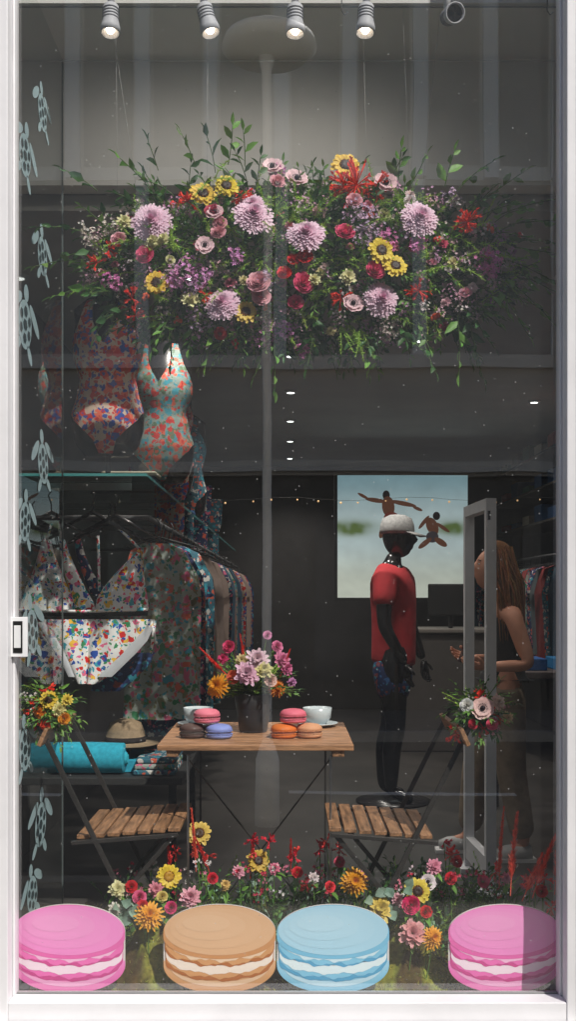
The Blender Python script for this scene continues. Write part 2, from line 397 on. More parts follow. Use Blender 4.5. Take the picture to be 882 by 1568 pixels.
def FP(px,py,extra=0.0):
    x=(px-467)*U; z=(403-py)*U; q=min(0.97,inside(x,z)); y=-AY*math.sqrt(1-q)-0.06-extra
    n=V((x*0.5+.15,-1,z*0.5+0.35))+rv()*0.2
    return C0+V((x,y,z)),n
for i in range(170):
    p=surfpt(); pp=C0+p*1.04+V((0,-.03,0)); tiny(mb,pp,R(0.02,0.045),int(R(10,22)),random.choice([S(238,180,212),S(248,212,222),S(218,165,205),S(250,232,230),S(244,195,208)]),0.0062)
for i in range(14):
    p=surfpt(); beads(mb,C0+p*1.05+V((0,-.03,0)),R(0.01,0.02),7,random.choice([S(235,60,52),S(240,95,52)]),0.0055)
for i in range(40):
    p=surfpt()*.95; n=V((.1,-1,.3))+rv()*.5
    random.choice([rose,carn,carn])(mb,C0+p+V((0,-.05,0)),n,R(.016,.024),random.choice([S(230,95,128),S(248,170,190),S(248,200,210),S(245,234,180),S(242,145,165),S(250,222,222)]))
for px,py,r in [(237,359,31),(390,356,31),(468,386,29),(637,357,29),(343,482,27),(580,476,27),(388,338,19)]:
    p,n=FP(px,py,.03); mum(mb,p,n,r*U)
for px,py,r,c in [(313,314,21,0),(348,299,19,1),(530,257,23,0),(579,408,20,1),(600,430,19,1),(245,450,19,0),(378,493,18,2)]:
    p,n=FP(px,py,.03); sunflower(mb,p,n,r*U,[S(246,206,75),S(250,220,66),S(240,208,98)][c])
for px,py,r in [(417,260,17),(454,283,17),(590,292,18),(538,483,16),(333,350,14),(318,400,14)]:
    p,n=FP(px,py,.03); anem(mb,p,n,r*U)
for px,py,r,c in [(463,455,16,0),(466,418,12,2),(450,422,10,2),(330,348,14,3),(228,408,14,0),(398,455,18,1),(400,472,15,1),(570,437,15,0),(525,382,15,0),(453,481,12,0),(436,441,11,2),(338,380,12,1),(340,366,11,1),(186,380,12,1),(193,352,12,5),(240,388,13,5),(295,474,13,5),(530,446,12,5),(480,450,11,5),(255,385,10,5),(338,517,10,2),(540,330,12,1),(425,290,12,1)]:
    p,n=FP(px,py,.02); (rose if c!=5 else carn)(mb,p,n,r*U,[S(238,92,134),S(246,175,185),S(226,52,58),S(190,72,98),S(165,45,55),S(248,242,185)][c])
for px,py,r,n_ in [(545,297,34,40),(525,300,24,14),(575,292,22,16),(712,355,18,26),(290,325,14,10),(370,322,16,14),(205,467,12,9),(207,487,10,8),(637,462,16,12),(150,410,12,8),(520,475,14,9),(170,393,12,9),(318,470,10,6)]:
    p,n=FP(px,py,.02); redspray(mb,p,r*U,n_)
for px,py,r,c in [(290,432,26,0),(310,442,22,0),(270,445,18,0),(745,412,24,1),(748,425,16,1),(173,440,16,1),(465,540,14,1),(560,365,26,2),(545,350,24,2),(555,385,22,2),(410,522,18,0),(365,415,14,0),(130,360,20,3),(140,375,16,3),(165,350,20,3),(205,325,20,3),(300,460,14,2),(440,515,16,0),(425,265,14,1),(690,305,16,2),(620,375,18,2),(636,395,15,1),(590,390,16,1),(595,510,20,3),(310,500,22,2),(405,450,16,2)]:
    p,n=FP(px,py,.02); tiny(mb,p,r*U,int(r*2.4),[S(242,165,222),S(246,142,208),S(226,192,222),S(250,230,222)][c],0.0085 if c<2 else 0.0065)
mb.build('hanging_flower_arrangement',[M['plant']])
w=MB()
for x0,x1 in [(-0.59,-0.60),(-0.50,-0.62),(0.45,0.53),(0.43,0.40),(-.28,-.28),(.28,.26)]:
    w.tube([(x0,0.43,2.85),(x1,0.45,3.66)],0.0004,4,(0.3,0.3,0.3))
w.build('hanging_wire',[M['matte']])

# ============================================================ window floor garden
g=MB(); FZ=0.37
def G(px,py,y): k=(3.3+y)/3.3*0.002; return V(((px-441)*k,y,1.62+(912-py)*k))
def stem(p): 
    g.tube([p,V((p.x+R(-.02,.02),p.y+.02,(p.z+FZ)/2)),V((p.x+R(-.03,.03),p.y+.03,FZ))],0.0016,4,jit(LG),cap=False)
nx,ny=90,44; vs=[];cs=[]
for j in range(ny):
    for i in range(nx):
        x=-.82+1.65*i/(nx-1); y=.09+.75*j/(ny-1)
        e=min(1,j/6,(ny-1-j)/4.0)
        h=FZ+e*(0.04+0.05*noise.noise(V((x*5,y*5,1)))+0.02*noise.noise(V((x*22,y*22,1)))+0.17*math.exp(-((x+.44)/.08)**2-((y-.2)/.12)**2)+0.13*math.exp(-((x-.38)/.09)**2-((y-.2)/.12)**2)+.06*max(0,(y-.3)))
        vs.append((x,y,max(FZ+.001,h))); k=noise.noise(V((x*9,y*9,4)))
        cs.append(jit(S(130,132,56) if k>0 else S(84,70,42),.3))
g.add(vs,[(j*nx+i,j*nx+i+1,(j+1)*nx+i+1,(j+1)*nx+i) for j in range(ny-1) for i in range(nx-1)],cs,1)
def gh(x,y): 
    i=int((x+.82)/1.65*(nx-1));j=int((y-.09)/.75*(ny-1)); i=max(0,min(nx-1,i)); j=max(0,min(ny-1,j)); return vs[j*nx+i][2]
for i in range(34000):
    x=R(-.81,.82); y=.09+.7*R(0,1)**1.6; z=gh(x,y); k=noise.noise(V((x*9,y*9,4)))
    if k<-.25 and R(0,1)<.6: continue
    d=(rv()+V((0,-.2,1))).normalized(); t=d.cross(rv()).normalized()*.0015; l=R(.006,.018)
    g.add([V((x,y,z))-t,V((x,y,z))+t,V((x,y,z))+d*l],[(0,1,2)],jit(random.choice([S(180,185,78),S(130,150,58),S(198,185,88),S(104,114,50)]),.3))
for i in range(400):
    x=R(-.62,.82); y=R(.22,.78)
    if x<-.1 and R(0,1)<.15: continue
    p=V((x,y,gh(x,y))); d=V((R(-.5,.5),R(-.5,.1),1))
    r=R(0,1); h=R(.08,.17)+.07*(y>.5)
    if r<.6: ruscus(g,p,d,h,R(.03,.048),random.choice([DG,LG,S(90,138,76)]),.7,.42)
    elif r<.75: fern(g,p,d,h,jit(FG,.2),1.3,.6)
    else: ruscus(g,p,d,h*.9,.034,EU,.6,.85)
for i in range(60):
    x=R(.2,.82);y=R(.3,.75);p=V((x,y,gh(x,y)))
    random.choice([fern,ruscus,ruscus])(g,p,V((R(-.5,.5),R(-.5,.1),1)),R(.12,.22))
def fl(fn,px,py,y,r,*a,n=None):
    p=G(px,py,y); stem(p); fn(g,p,n or (V((R(-.2,.4),-1,R(.3,.6)))),r*1.06*(3.3+y)/3.3*.002,*a)
    for k in range(3): leaf(g,p+V((0,.02,-.02)),rv()+V((0,-.3,0)),V((0,0,1)),.05,.02,jit(LG))
GOLD=(S(212,120,16),S(248,180,40))
fl(gerb,228,1402,.12,22,*GOLD); fl(sunflower,258,1342,.22,18,S(245,212,68),S(190,140,30)); fl(sunflower,305,1276,.45,18,S(232,200,98),S(70,45,25))
fl(sunflower,395,1318,.5,17,S(218,180,66)); fl(gerb,543,1350,.25,21,*GOLD); fl(sunflower,640,1365,.18,19,S(244,220,88)); fl(gerb,663,1436,.1,18,*GOLD)
fl(carn,632,1430,.11,20,S(250,180,180)); fl(carn,582,1392,.15,19,S(240,214,105)); fl(carn,292,1375,.18,16,S(245,180,195)); fl(carn,180,1362,.18,13,S(244,238,185)); fl(carn,176,1392,.15,10,S(245,238,225))
fl(rose,201,1358,.18,9,S(220,48,58)); fl(rose,213,1374,.16,10,S(236,115,155)); fl(rose,218,1388,.14,9,S(220,58,68)); fl(carn,238,1362,.2,11,S(245,165,180));fl(rose,262,1390,.15,9,S(230,75,135));fl(rose,248,1373,.18,8,S(240,215,135))
fl(rose,630,1386,.14,13,S(230,48,115)); fl(rose,652,1396,.13,9,S(220,38,48)); fl(carn,665,1327,.3,12,S(244,165,190)); fl(anem,655,1350,.25,12,S(244,230,234)); fl(carn,610,1378,.2,10,S(245,185,195)); fl(rose,690,1345,.3,9,S(225,58,74))
fl(carn,560,1340,.35,9,S(244,165,185)); fl(rose,455,1336,.4,8,S(225,58,68)); fl(carn,420,1330,.4,9,S(240,135,165)); fl(rose,520,1320,.4,8,S(235,95,125)); fl(carn,365,1335,.4,9,S(244,175,195)); fl(rose,325,1345,.3,8,S(220,48,68))
fl(rose,740,1350,.35,9,S(235,85,125)); fl(carn,775,1345,.35,9,S(244,165,185)); fl(rose,830,1365,.25,9,S(240,75,75)); fl(rose,700,1320,.4,8,S(235,85,95)); fl(carn,480,1345,.3,9,S(246,230,230)); fl(carn,345,1355,.3,8,S(244,205,125)); fl(rose,505,1358,.25,8,S(235,64,74))
for px,py,y in [(300,1300,.45),(268,1305,.45),(320,1310,.5),(385,1285,.5),(412,1290,.5),(390,1305,.5),(490,1300,.5),(500,1290,.5),(520,1300,.5),(450,1310,.5),(470,1355,.4),(690,1310,.4),(680,1290,.4),(810,1350,.25),(820,1340,.25),(845,1390,.2),(835,1345,.25),(760,1335,.35)]:
    p=G(px,py,y); stem(p); redspray(g,p,.022,8,random.choice([S(235,64,62),S(242,95,92),S(232,55,75)])); 
    if R(0,1)<.6: beads(g,p+V((.01,0,.02)),.015,6,S(240,75,65),.005)
for px,py,y,L,dx in [(782,1372,.10,.26,.04),(816,1375,.10,.23,.28),(800,1380,.10,.16,.45),(383,1345,.5,.15,.05),(445,1335,.5,.12,0),(262,1340,.4,.13,-.1),(322,1340,.4,.14,-.3),(850,1370,.3,.25,.1),(765,1360,.3,.28,0),(300,1335,.4,.22,-.05)]:
    plume(g,G(px,py,y),V((dx,-.02,1)),L,S(255,115,92) if L>.15 else S(226,60,56),.026 if px>780 else .016)
for i in range(16):
    p=G(R(175,215),R(1385,1410),.14); leaf(g,p,rv(),V((0,-1,.2)),.038,.034,jit(EU,.15))
    p=G(R(570,625),R(1355,1400),.16); leaf(g,p,rv(),V((0,-1,.2)),.038,.034,jit(EU,.15))
for i in range(70):
    tiny(g,G(R(170,850),R(1320,1375),R(.25,.55)),.02,5,random.choice([S(244,135,165),S(246,234,234),S(230,64,94)]),.007)
g.build('flower_bed',[M['plant'],M['moss']])

# ============================================================ macaron boards
def macaron_board(X,cols):
    b=MB(); k=.00204; y0=.065; W=86
    light,mid,dark,cream,hi=cols; z0=.656
    def arc(e,c,a=W,n=80,jag=0,ph=0):
        out=[]
        for i in range(n+1):
            u=-a*math.cos(math.pi*i/n); t=math.sqrt(max(0,1-(u/a)**2))
            v=e+(c-e)*t + (jag*(math.sin(u*.13+ph)+.6*math.sin(u*.29+ph*2)+.3*math.sin(u*.53+ph)) if 0<i<n else 0)
            out.append((u,v))
        return out
    def strip(top,bot,col,off,col2=None):
        n=len(top); y=y0-off*.0006
        vs=[(X+u*k,y,z0-v*k) for u,v in top]+[(X+u*k,y,z0-v*k) for u,v in bot]
        cs=[col]*n+[(col2 or col)]*n
        b.add(vs,[(i,i+1,n+i+1,n+i) for i in range(n-1)],cs,0,False)
    mx=lambda a,c,t: tuple(p*(1-t)+q*t for p,q in zip(a,c))
    strip(arc(86,86),arc(93,136),light,1,mid)
    strip(arc(90,118,80),arc(93,126,76),mx(light,hi,.6),2)
    strip(arc(70,96,W-3),arc(86,117,W-3,jag=1.2),dark,3)
    strip(arc(70,98,W-5),arc(84,112,W-5,jag=1.8,ph=1),mid,4)
    strip(arc(68,93,W-4),arc(79,106,W-4,jag=1.2,ph=3),cream,5)
    strip(arc(55,80,W-2),arc(66,94,W-2,jag=1.6,ph=5),dark,6)
    strip(arc(55,80,W-3),arc(63,91,W-3,jag=2.0,ph=4),mid,7)
    strip(arc(55,80,W-6),arc(59,86,W-8,jag=1.8,ph=7),hi,8)
    strip(arc(42,0),arc(50,83),mid,9,mx(mid,dark,.25))
    strip(arc(38,1,W-2),arc(40,77,W-2),light,10)
    for (cx,cv,a,bb,t,o) in [(-6,36,70,31,.10,11),(-14,32,54,22,.2,12),(-20,28,36,13,.32,13)]:
        vs=[];n=40
        for i in range(n):
            th=6.283*i/n; vs.append((X+(cx+a*math.cos(th))*k,y0-o*.0006,z0-(cv+bb*math.sin(th))*k))
        b.add(vs,[tuple(range(n))],mx(light,hi,t),0,False)
    out=arc(42,0)+[(u,v) for u,v in arc(93,136)[::-1]]
    n=len(out); vs=[(X+u*k,y0,z0-v*k) for u,v in out]+[(X+u*k,y0+.006,z0-v*k) for u,v in out]
    b.add(vs,[tuple(range(n)),tuple(range(2*n-1,n-1,-1))]+[(i,(i+1)%n,n+(i+1)%n,n+i) for i in range(n)],S(225,220,215),0,False)
    b.box(X-.02,X+.02,y0+.006,y0+.07,FZ+.001,FZ+.006,S(225,220,215)); b.box(X-.02,X+.02,y0+.0065,y0+.010,FZ+.001,.5,S(225,220,215))
    return b.build('macaron_cutout_sign',[M['print']])
pk=(S(248,148,212),S(244,116,190),S(215,75,150),S(252,230,242),S(252,196,228))
tn=(S(228,182,140),S(218,158,102),S(184,108,48),S(248,232,218),S(242,210,178))
bl=(S(178,220,240),S(134,202,232),S(85,168,210),S(230,244,248),S(214,238,248))
for X,c in [(-.685,pk),(-.214,tn),(.141,bl),(.677,pk)]: macaron_board(X,c)

# ============================================================ table
t=MB(); TZ=1.12
for i in range(8):
    y=.31+i*.082; t.box(-.44,.221,y,y+.075,TZ-.02,TZ,mat=0)
t.box(-.41,-.37,.32,.94,TZ-.042,TZ-.0205,mat=1); t.box(.15,.19,.32,.94,TZ-.042,TZ-.0205,mat=1)
for y in (.36,.88):
    t.bar((-.34,y,TZ-.04),(-.34,y,FZ),.008,.008,mat=2 if y>.5 else 3); t.bar((.145,y,TZ-.04),(.145,y,FZ),.008,.008,mat=2 if y>.5 else 3)
for y in (.42,):
    t.bar((-.36,y,TZ-.045),(.14,y+.3,FZ),.012,.005,mat=2); t.bar((.16,y,TZ-.045),(-.33,y+.3,FZ),.012,.005,mat=2)
t.bar((-.34,.36,.62),(-.34,.88,.62),.008,.008,mat=2,up=V((0,0,1))); t.bar((.145,.36,.62),(.145,.88,.62),.008,.008,mat=2,up=V((0,0,1)))
t.build('folding_bistro_table',[M['wood'],M['woody'],M['iron'],M['steel']],bevel=.003)
def chair(sgn,cx=-.11):
    c=MB(); X=lambda d: cx+sgn*d
    def bx(d0,d1,y0,y1,z0,z1,mat): a,b=sorted((X(d0),X(d1))); c.box(a,b,y0,y1,z0,z1,mat=mat)
    for i in range(7):
        d=.245+i*.05; z=.845-.004*i; bx(d,d+.040,.235,.66,z,z+.014,0)
    for y in (.22,.675):
        c.bar((X(.25),y,.838),(X(.60),y,.812),.010,.014,mat=1)
        c.bar((X(.71),y,1.205),(X(.30),y,FZ),.009,.017,mat=1)
        yy=y+.013 if y<.4 else y-.013
        c.bar((X(.27),yy,.83),(X(.66),yy,FZ),.009,.016,mat=1)
    c.bar((X(.30),.225,.39),(X(.30),.67,.39),.010,.010,mat=1,up=V((0,0,1))); c.bar((X(.66),.236,.40),(X(.66),.66,.40),.010,.010,mat=1,up=V((0,0,1)))
    z=1.165; d=.71-(1.205-z)*.49
    c.bar((X(d-.012),.15,z),(X(d-.012),.62,z),.014,.06,mat=0,up=V((sgn,0,.45)))
    return c.build('folding_chair',[M['woody'],M['iron']],bevel=.002)
chair(-1); chair(1)
def posy(name,c,seed,pal):
    random.seed(seed); p=MB(); c=V(c)
    for i in range(60):
        o=V((R(-1,1)*.06,R(-1,1)*.09,R(-1,1)*.05)); ruscus(p,c+o*.4,(o.normalized()+rv()*.5+V((0,-.3,.1))),R(.06,.13),R(.03,.045),random.choice([DG,LG,S(110,150,65)]),.5)
    for i in range(14): fern(p,c+rv()*.03,rv()+V((0,-.5,.2)),R(.08,.13),FG)
    for (dx,dz,fn,r,cc) in pal: 
        fn(p,c+V((dx,-.095,dz)),V((dx*5,-1,dz*4+.2)),r,*cc)
    for i in range(5): redspray(p,c+V((R(-.09,.09),-.06,R(-.07,.07))),.022,6)
    for i in range(8): tiny(p,c+V((R(-.08,.08),-.08,R(-.06,.06))),.02,8,random.choice([S(240,160,180),S(244,234,224)]),.006)
    return p.build(name,[M['plant']])
posy('chair_bouquet',(-.79,.30,1.25),3,[(.01,.03,sunflower,.03,(S(240,205,70),S(60,40,20))),(.045,.0,carn,.024,(S(238,228,155),)),(-.02,-.01,gerb,.022,(S(200,90,10),S(238,140,30))),(.07,.03,carn,.02,(S(238,210,90),)),(.06,-.03,rose,.02,(S(238,160,50),)),(.0,-.05,rose,.018,(S(235,80,50),))])
posy('chair_bouquet',(.63,.28,1.235),5,[(0,.02,anem,.036,(S(244,205,200),)),(.05,.04,carn,.026,(S(244,215,200),)),(-.05,.03,rose,.022,(S(242,235,230),)),(.03,-.03,rose,.02,(S(235,100,130),)),(.08,-.01,carn,.02,(S(238,205,160),)),(-.03,-.03,rose,.016,(S(215,70,90),))])
random.seed(21)
v=MB(); vc=V((-.128,.66,TZ))
v.lathe(vc,[(.045,0),(.052,.004),(.058,.05),(.066,.10),(.071,.14),(.067,.142),(.060,.10),(.05,.03)],28,mat=0)
vt=vc+V((0,0,.14))
for i in range(70):
    d=V((R(-1,1),R(-.8,.6),R(.1,1.1))); ruscus(v,vt,d,R(.08,.18),R(.028,.04),random.choice([DG,LG,S(110,150,70)]),.3)
for i in range(22): fern(v,vt,V((R(-1,1),R(-.8,.6),R(.1,1))),R(.1,.18),FG)
k2=.00236
def VP(px,py,y): return V(((px-388)*k2-.128,y,vc.z+(1118-py)*k2))
def vf(fn,px,py,y,r,*a):
    p=VP(px,py,y); fn(v,p,V(((px-388)*.01,-1,.35)),r*k2,*a); v.tube([vt-V((0,0,.03)),p],.0015,4,LG,1,cap=False)
vf(gerb,336,1043,.55,20,S(212,118,18),S(246,175,50)); vf(gerb,425,1048,.6,15,S(190,80,10),S(230,135,32)); vf(carn,380,1025,.54,20,S(248,200,222)); vf(carn,395,1003,.56,17,S(248,215,228)); vf(carn,405,1018,.55,14,S(240,232,160))
vf(carn,432,1005,.6,14,S(240,145,185)); vf(rose,360,1030,.55,11,S(215,100,70)); vf(carn,440,1018,.6,11,S(232,120,170)); vf(rose,352,985,.6,10,S(235,80,130)); vf(rose,425,985,.62,9,S(240,140,180)); vf(carn,343,1003,.6,9,S(240,75,135)); vf(rose,410,968,.64,7,S(238,160,200)); vf(carn,372,1005,.57,11,S(240,220,165)); vf(rose,415,1035,.56,10,S(240,200,190)); vf(carn,448,1040,.62,8,S(210,145,195))
for px,py,px2,py2 in [(350,1030,308,985),(345,1025,318,1000),(375,1010,372,965),(430,1030,448,990)]:
    a=VP(px,py,.6);b=VP(px2,py2,.58); plume(v,a,b-a,(b-a).length,S(242,72,62),.013)
npf=7*28+2
v.m=[0]*npf+[1]*(len(v.m)-npf)
v.build('flower_vase',[M['pot'],M['plant']])
def cup(cx,cy,h):
    c=MB(); col=S(200,210,214); z=TZ
    c.lathe((cx,cy,z),[(.03,0),(.04,.003),(.078,.012),(.080,.015),(.076,.0165),(.04,.007),(.0,.006)],28,col)
    c.lathe((cx,cy,z+.008),[(.026,0),(.036,.006),(.052,.026),(.056,.064),(.054,.0645),(.05,.028),(.03,.01),(.0,.008)],28,col)
    s=h
    pts=[(cx+s*.05,cy,z+.058),(cx+s*.072,cy,z+.056),(cx+s*.076,cy,z+.04),(cx+s*.064,cy,z+.026),(cx+s*.046,cy,z+.026)]
    c.tube(pts,.004,6,col); c.build('teacup',[M['glossy']])
cup(-.345,.82,1); cup(.112,.82,-1)
def macaron(c,col,r=.047,tilt=0):
    m=MB(); q=V((tilt,0,1)); fr=tuple(min(1,x*.75) for x in col)
    m.lathe(c,[(r*.5,0),(r*.9,.003),(r,.010),(r*.96,.0145)],24,col,axis=q)
    for j in range(40):
        t=6.283*j/40
        for zz in (.0155,.0265): m.ball(V(c)+V((math.cos(t)*r*.93,math.sin(t)*r*.93,zz)),(.005,.005,.0028),5,4,jit(fr,.15))
    m.lathe(V(c)+V((0,0,.0165)),[(r*.86,0),(r*.9,.004),(r*.86,.008)],24,tuple(min(1,x*.7+.25) for x in col),axis=q)
    m.lathe(V(c)+V((0,0,.0275)),[(r*.96,0),(r,.004),(r*.93,.012),(r*.72,.019),(r*.35,.0225),(.001,.0235)],24,col,axis=q)
    m.build('macaron',[M['matte']])
macaron((-.337,.50,TZ),S(88,66,60)); macaron((-.242,.48,TZ),S(140,155,220)); macaron((-.287,.50,TZ+.0515),S(240,130,150))
macaron((-.015,.49,TZ),S(225,120,50)); macaron((.075,.50,TZ),S(220,160,120)); macaron((.018,.50,TZ+.0515),S(240,120,140))

# ============================================================ shop building
B=empty('shop_building')
f=MB()
XL,XR,ZB,ZT=-.838,.834,.404,4.5  # window head raised out of view to let sun onto the hanging flowers
f.box(-.955,XL,-.085,.02,.25,ZT+.1,mat=0); f.box(XR,.955,-.085,.02,.25,ZT+.1,mat=0)
f.box(XL,XL+.008,-.03,.02,ZB,ZT,mat=0); f.box(XR-.008,XR,-.03,.02,ZB,ZT,mat=0)
f.box(XL,XR,-.082,.02,.345,ZB,mat=0)
f.box(-.98,.98,-.135,-.0855,.26,.352,mat=0)
f.box(XL,XR,-.082,.02,ZT,ZT+.1,mat=0)
f.box(-.93,-.875,-.105,-.0855,.352,ZT,mat=0); f.box(.873,.93,-.105,-.0855,.352,ZT,mat=0)
f.box(XL+.0085,XR-.0085,-.012,-.002,ZB,ZB+.006,(.2,.2,.2),1)
f.build('window_frame',[M['white'],M['matte']],B,bevel=.004)
gl=MB(); gl.add([(XL,0,ZB),(XR,0,ZB),(XR,0,ZT),(XL,0,ZT)],[(0,1,2,3)],mat=0,smooth=False); gl.build('window_glass',[M['glass']],B)
sg=MB(); sg.add([(-.858,.022,FZ+.001),(-.858,.79,FZ+.001),(-.858,.79,3.655),(-.858,.022,3.655)],[(0,1,2,3)],smooth=False); sg.box(-.861,-.855,.79,.794,FZ,3.655,mat=1); sg.build('side_glass_panel',[M['sideglass'],M['edge2']],B)
w=MB()
w.box(-8,-.96,-.05,.15,0,4.61,mat=0); w.box(.96,8,-.05,.15,0,4.61,mat=0); w.box(-.955,.955,-.05,.018,0,.25,mat=0)
w.box(-8,8,-.12,.15,4.62,9,mat=0); w.box(-8,8,-.25,-.121,4.63,4.8,mat=1)
w.box(-8,8,9.6,9.8,0,9,mat=0); w.box(-8,8,.16,9.59,8.9,9.1,mat=0); w.box(-8,-7.9,.16,9.59,0,8.89,mat=0); w.box(7.9,8,.16,9.59,0,8.89,mat=0)
w.build('facade_walls',[M['cream'],M['white']],B)
i_=MB()
i_.box(-1.45,-1.35,.16,9.3,0,4.6,mat=0); i_.box(2.6,2.7,.16,9.3,0,4.6,mat=0); i_.box(-1.35,2.6,9.2,9.3,0,3.8,mat=0)
i_.box(-1.34,2.59,.90,9.19,3.12,3.18,mat=2)
i_.box(-1.34,2.59,1.15,9.19,.2,.30,mat=1); i_.box(-1.34,2.59,.021,1.149,.26,FZ,mat=1)
i_.build('shop_interior_walls',[M['dark'],M['darkfloor'],noisy('shop_ceiling_paint',(.34,.32,.29),.8,.1,2)],B)
u_=MB(); u_.box(-1.34,2.59,.41,.90,3.66,3.72,mat=0); u_.box(-1.34,2.59,.81,.90,3.185,3.659,mat=0); u_.box(-1.34,2.59,.16,.90,4.55,4.6,mat=0); u_.box(-1.34,2.59,.80,.895,3.73,4.549,mat=0); u_.box(-.99,-.955,.021,.15,.4,4.549,mat=0); u_.box(.955,.99,.021,.15,.4,4.549,mat=0)  # slab stops short of the glass: unseen light well added for the sun
u_.build('ceiling_bulkhead',[M['grayp']],B)
h=MB()
h.box(-.845,-.79,-.045,-.031,1.435,1.555,S(225,225,225)); h.box(-.832,-.803,-.0475,-.0455,1.447,1.543,S(12,12,12)); h.box(-.828,-.808,-.052,-.048,1.462,1.53,S(215,215,215))
h.build('window_latch',[M['matte']],B,bevel=.003)
td=MB(); tc_=S(165,190,196)
def turtle(y,z,s,ang):
    ca,sa=math.cos(ang),math.sin(ang); s*=1.08
    def P(a,b,o=0): return (-.8555+o,y+(a*ca-b*sa)*s*1.6,z+(a*sa+b*ca)*s)
    def ell(cx,cy,ra,rb,col,o=0,rot=0,n=18):
        vs=[]
        for i in range(n):
            t=6.283*i/n; a=ra*math.cos(t);b=rb*math.sin(t); vs.append(P(cx+a*math.cos(rot)-b*math.sin(rot),cy+a*math.sin(rot)+b*math.cos(rot),o))
        td.add(vs,[tuple(range(n))],col,0,False)
    for (cx,cy,ra,rb,rt) in [(.0,.0,.34,.5,0),(0,.66,.12,.18,0),(.48,.3,.36,.12,-.7),(-.48,.3,.36,.12,.7),(.3,-.52,.2,.09,-.9),(-.3,-.52,.2,.09,.9)]: ell(cx,cy,ra,rb,tc_,0,rt)
    for (cx,cy,ra,rb) in [(0,.28,.10,.12),(0,0,.11,.12),(0,-.28,.09,.11),(.2,.15,.08,.11),(-.2,.15,.08,.11),(.2,-.14,.08,.11),(-.2,-.14,.08,.11)]: ell(cx,cy,ra,rb,S(50,66,70),.0012,0,6)
for y,z,s,a in [(.45,3.30,.11,.15),(.2,3.05,.13,-.15),(.45,2.80,.12,.1),(.2,2.50,.15,-.1),(.46,2.08,.13,.15),(.2,1.86,.12,-.1),(.3,1.50,.14,.2),(.2,1.12,.13,.1),(.42,.83,.14,-.1),(.3,.62,.12,.15)]: turtle(y,z,s,a)
td.build('turtle_decal',[M['matte']],B)
for i,(x,tilt,on) in enumerate([(-.594,(.0,-.15,-1),1),(-.283,(.25,-.1,-1),1),(.024,(0,-.1,-1),1),(.263,(-.05,-.15,-1),1),(.535,(.15,-1,-.35),0)]):
    s=MB(); ax=V(tilt).normalized(); top=V((x,.31,3.64)); c=V((x,.31,3.60)) if on else V((x,.33,3.565))
    s.tube([top+V((0,0,.02)),top-V((0,0,.01)),c],.012,8,S(190,190,192)); 
    s.lathe(c,[(.018,0),(.026,.008),(.027,.06),(.033,.085),(.033,.105),(.029,.105),(.026,.09)],20,S(190,190,195),axis=ax)
    for q in range(4): s.lathe(c+ax*(.02+q*.011),[(.0285,0),(.0285,.003)],20,S(120,120,125),axis=ax)
    if on: s.ball(c+ax*.093,.014,10,6,(1,1,1),1)
    else: s.lathe(c+ax*.096,[(.026,0),(.001,-.004)],16,S(25,25,28),axis=ax)
    o=s.build('ceiling_spotlight',[M['matte'],M['bulb']])
    if on:
        L=bpy.data.lights.new('spot_lamp','SPOT'); L.energy=2.6; L.spot_size=2.6; L.spot_blend=1; L.color=(1,.93,.84); L.shadow_soft_size=.06
        lo=bpy.data.objects.new('lamp',L); sc.collection.objects.link(lo); lo.location=c+ax*.13; lo.parent=o
        lo.rotation_euler=(V((x,.31,3.5))-V((x*.8-.25,1.5,2.0))).to_track_quat('Z','Y').to_euler()
rr=MB(); rr.box(-1.3,2.5,.295,.325,3.66,3.70,S(210,210,210)); rr.tube([(-1.3,.42,3.652),(2.5,.42,3.652)],.003,6,S(120,120,120)); rr.tube([(-.9,.78,3.645),(1.2,.78,3.645)],.003,6,S(220,220,220))
for x in (.18,.87):
    rr.tube([(x,.31,3.66),(x,.31,3.58),(x+.01,.31,3.565),(x+.02,.31,3.575)],.002,5,S(60,60,60))
rr.build('ceiling_rail',[M['matte']],B)
for i,(x,y) in enumerate([(.02,3.4),(.02,4.6),(.02,5.9),(.02,7.1),(.02,8.4),(1.3,1.75),(-.45,1.75),(.75,3.0),(1.9,5.0)]):  # the pair nearest the window is added fill for the woman and swimsuits
    d=MB(); d.lathe((x,y,3.118),[(.05,0),(.045,-.012),(.03,-.012)],16,(.6,.6,.6)); d.lathe((x,y,3.104),[(.028,0),(.001,-.002)],16,(1,1,1),1)
    o=d.build('ceiling_downlight_and_fill',[M['matte'],M['down']])
    L=bpy.data.lights.new('downlight_and_fill_lamp','SPOT'); L.energy=[80,60,60,60,60,26,60,50,80][i]; L.spot_size=2.3; L.spot_blend=1; L.color=(1,.93,.85); L.shadow_soft_size=.05
    lo=bpy.data.objects.new('lamp',L); sc.collection.objects.link(lo); lo.location=(x,y,3.08); lo.parent=o
fb=MB(); pts=[]
for i in range(27):
    x=-1.3+i*.15+R(-.03,.03); z=2.265-.012*math.cos(i*1.1); pts.append((x,4.0,z+.01)); fb.ball((x,4.0,z-.006),R(.005,.008),6,4,(1,1,1),1)
fb.tube(pts,.001,4,(.02,.02,.02)); fb.build('string_lights',[M['matte'],M['fairy']])

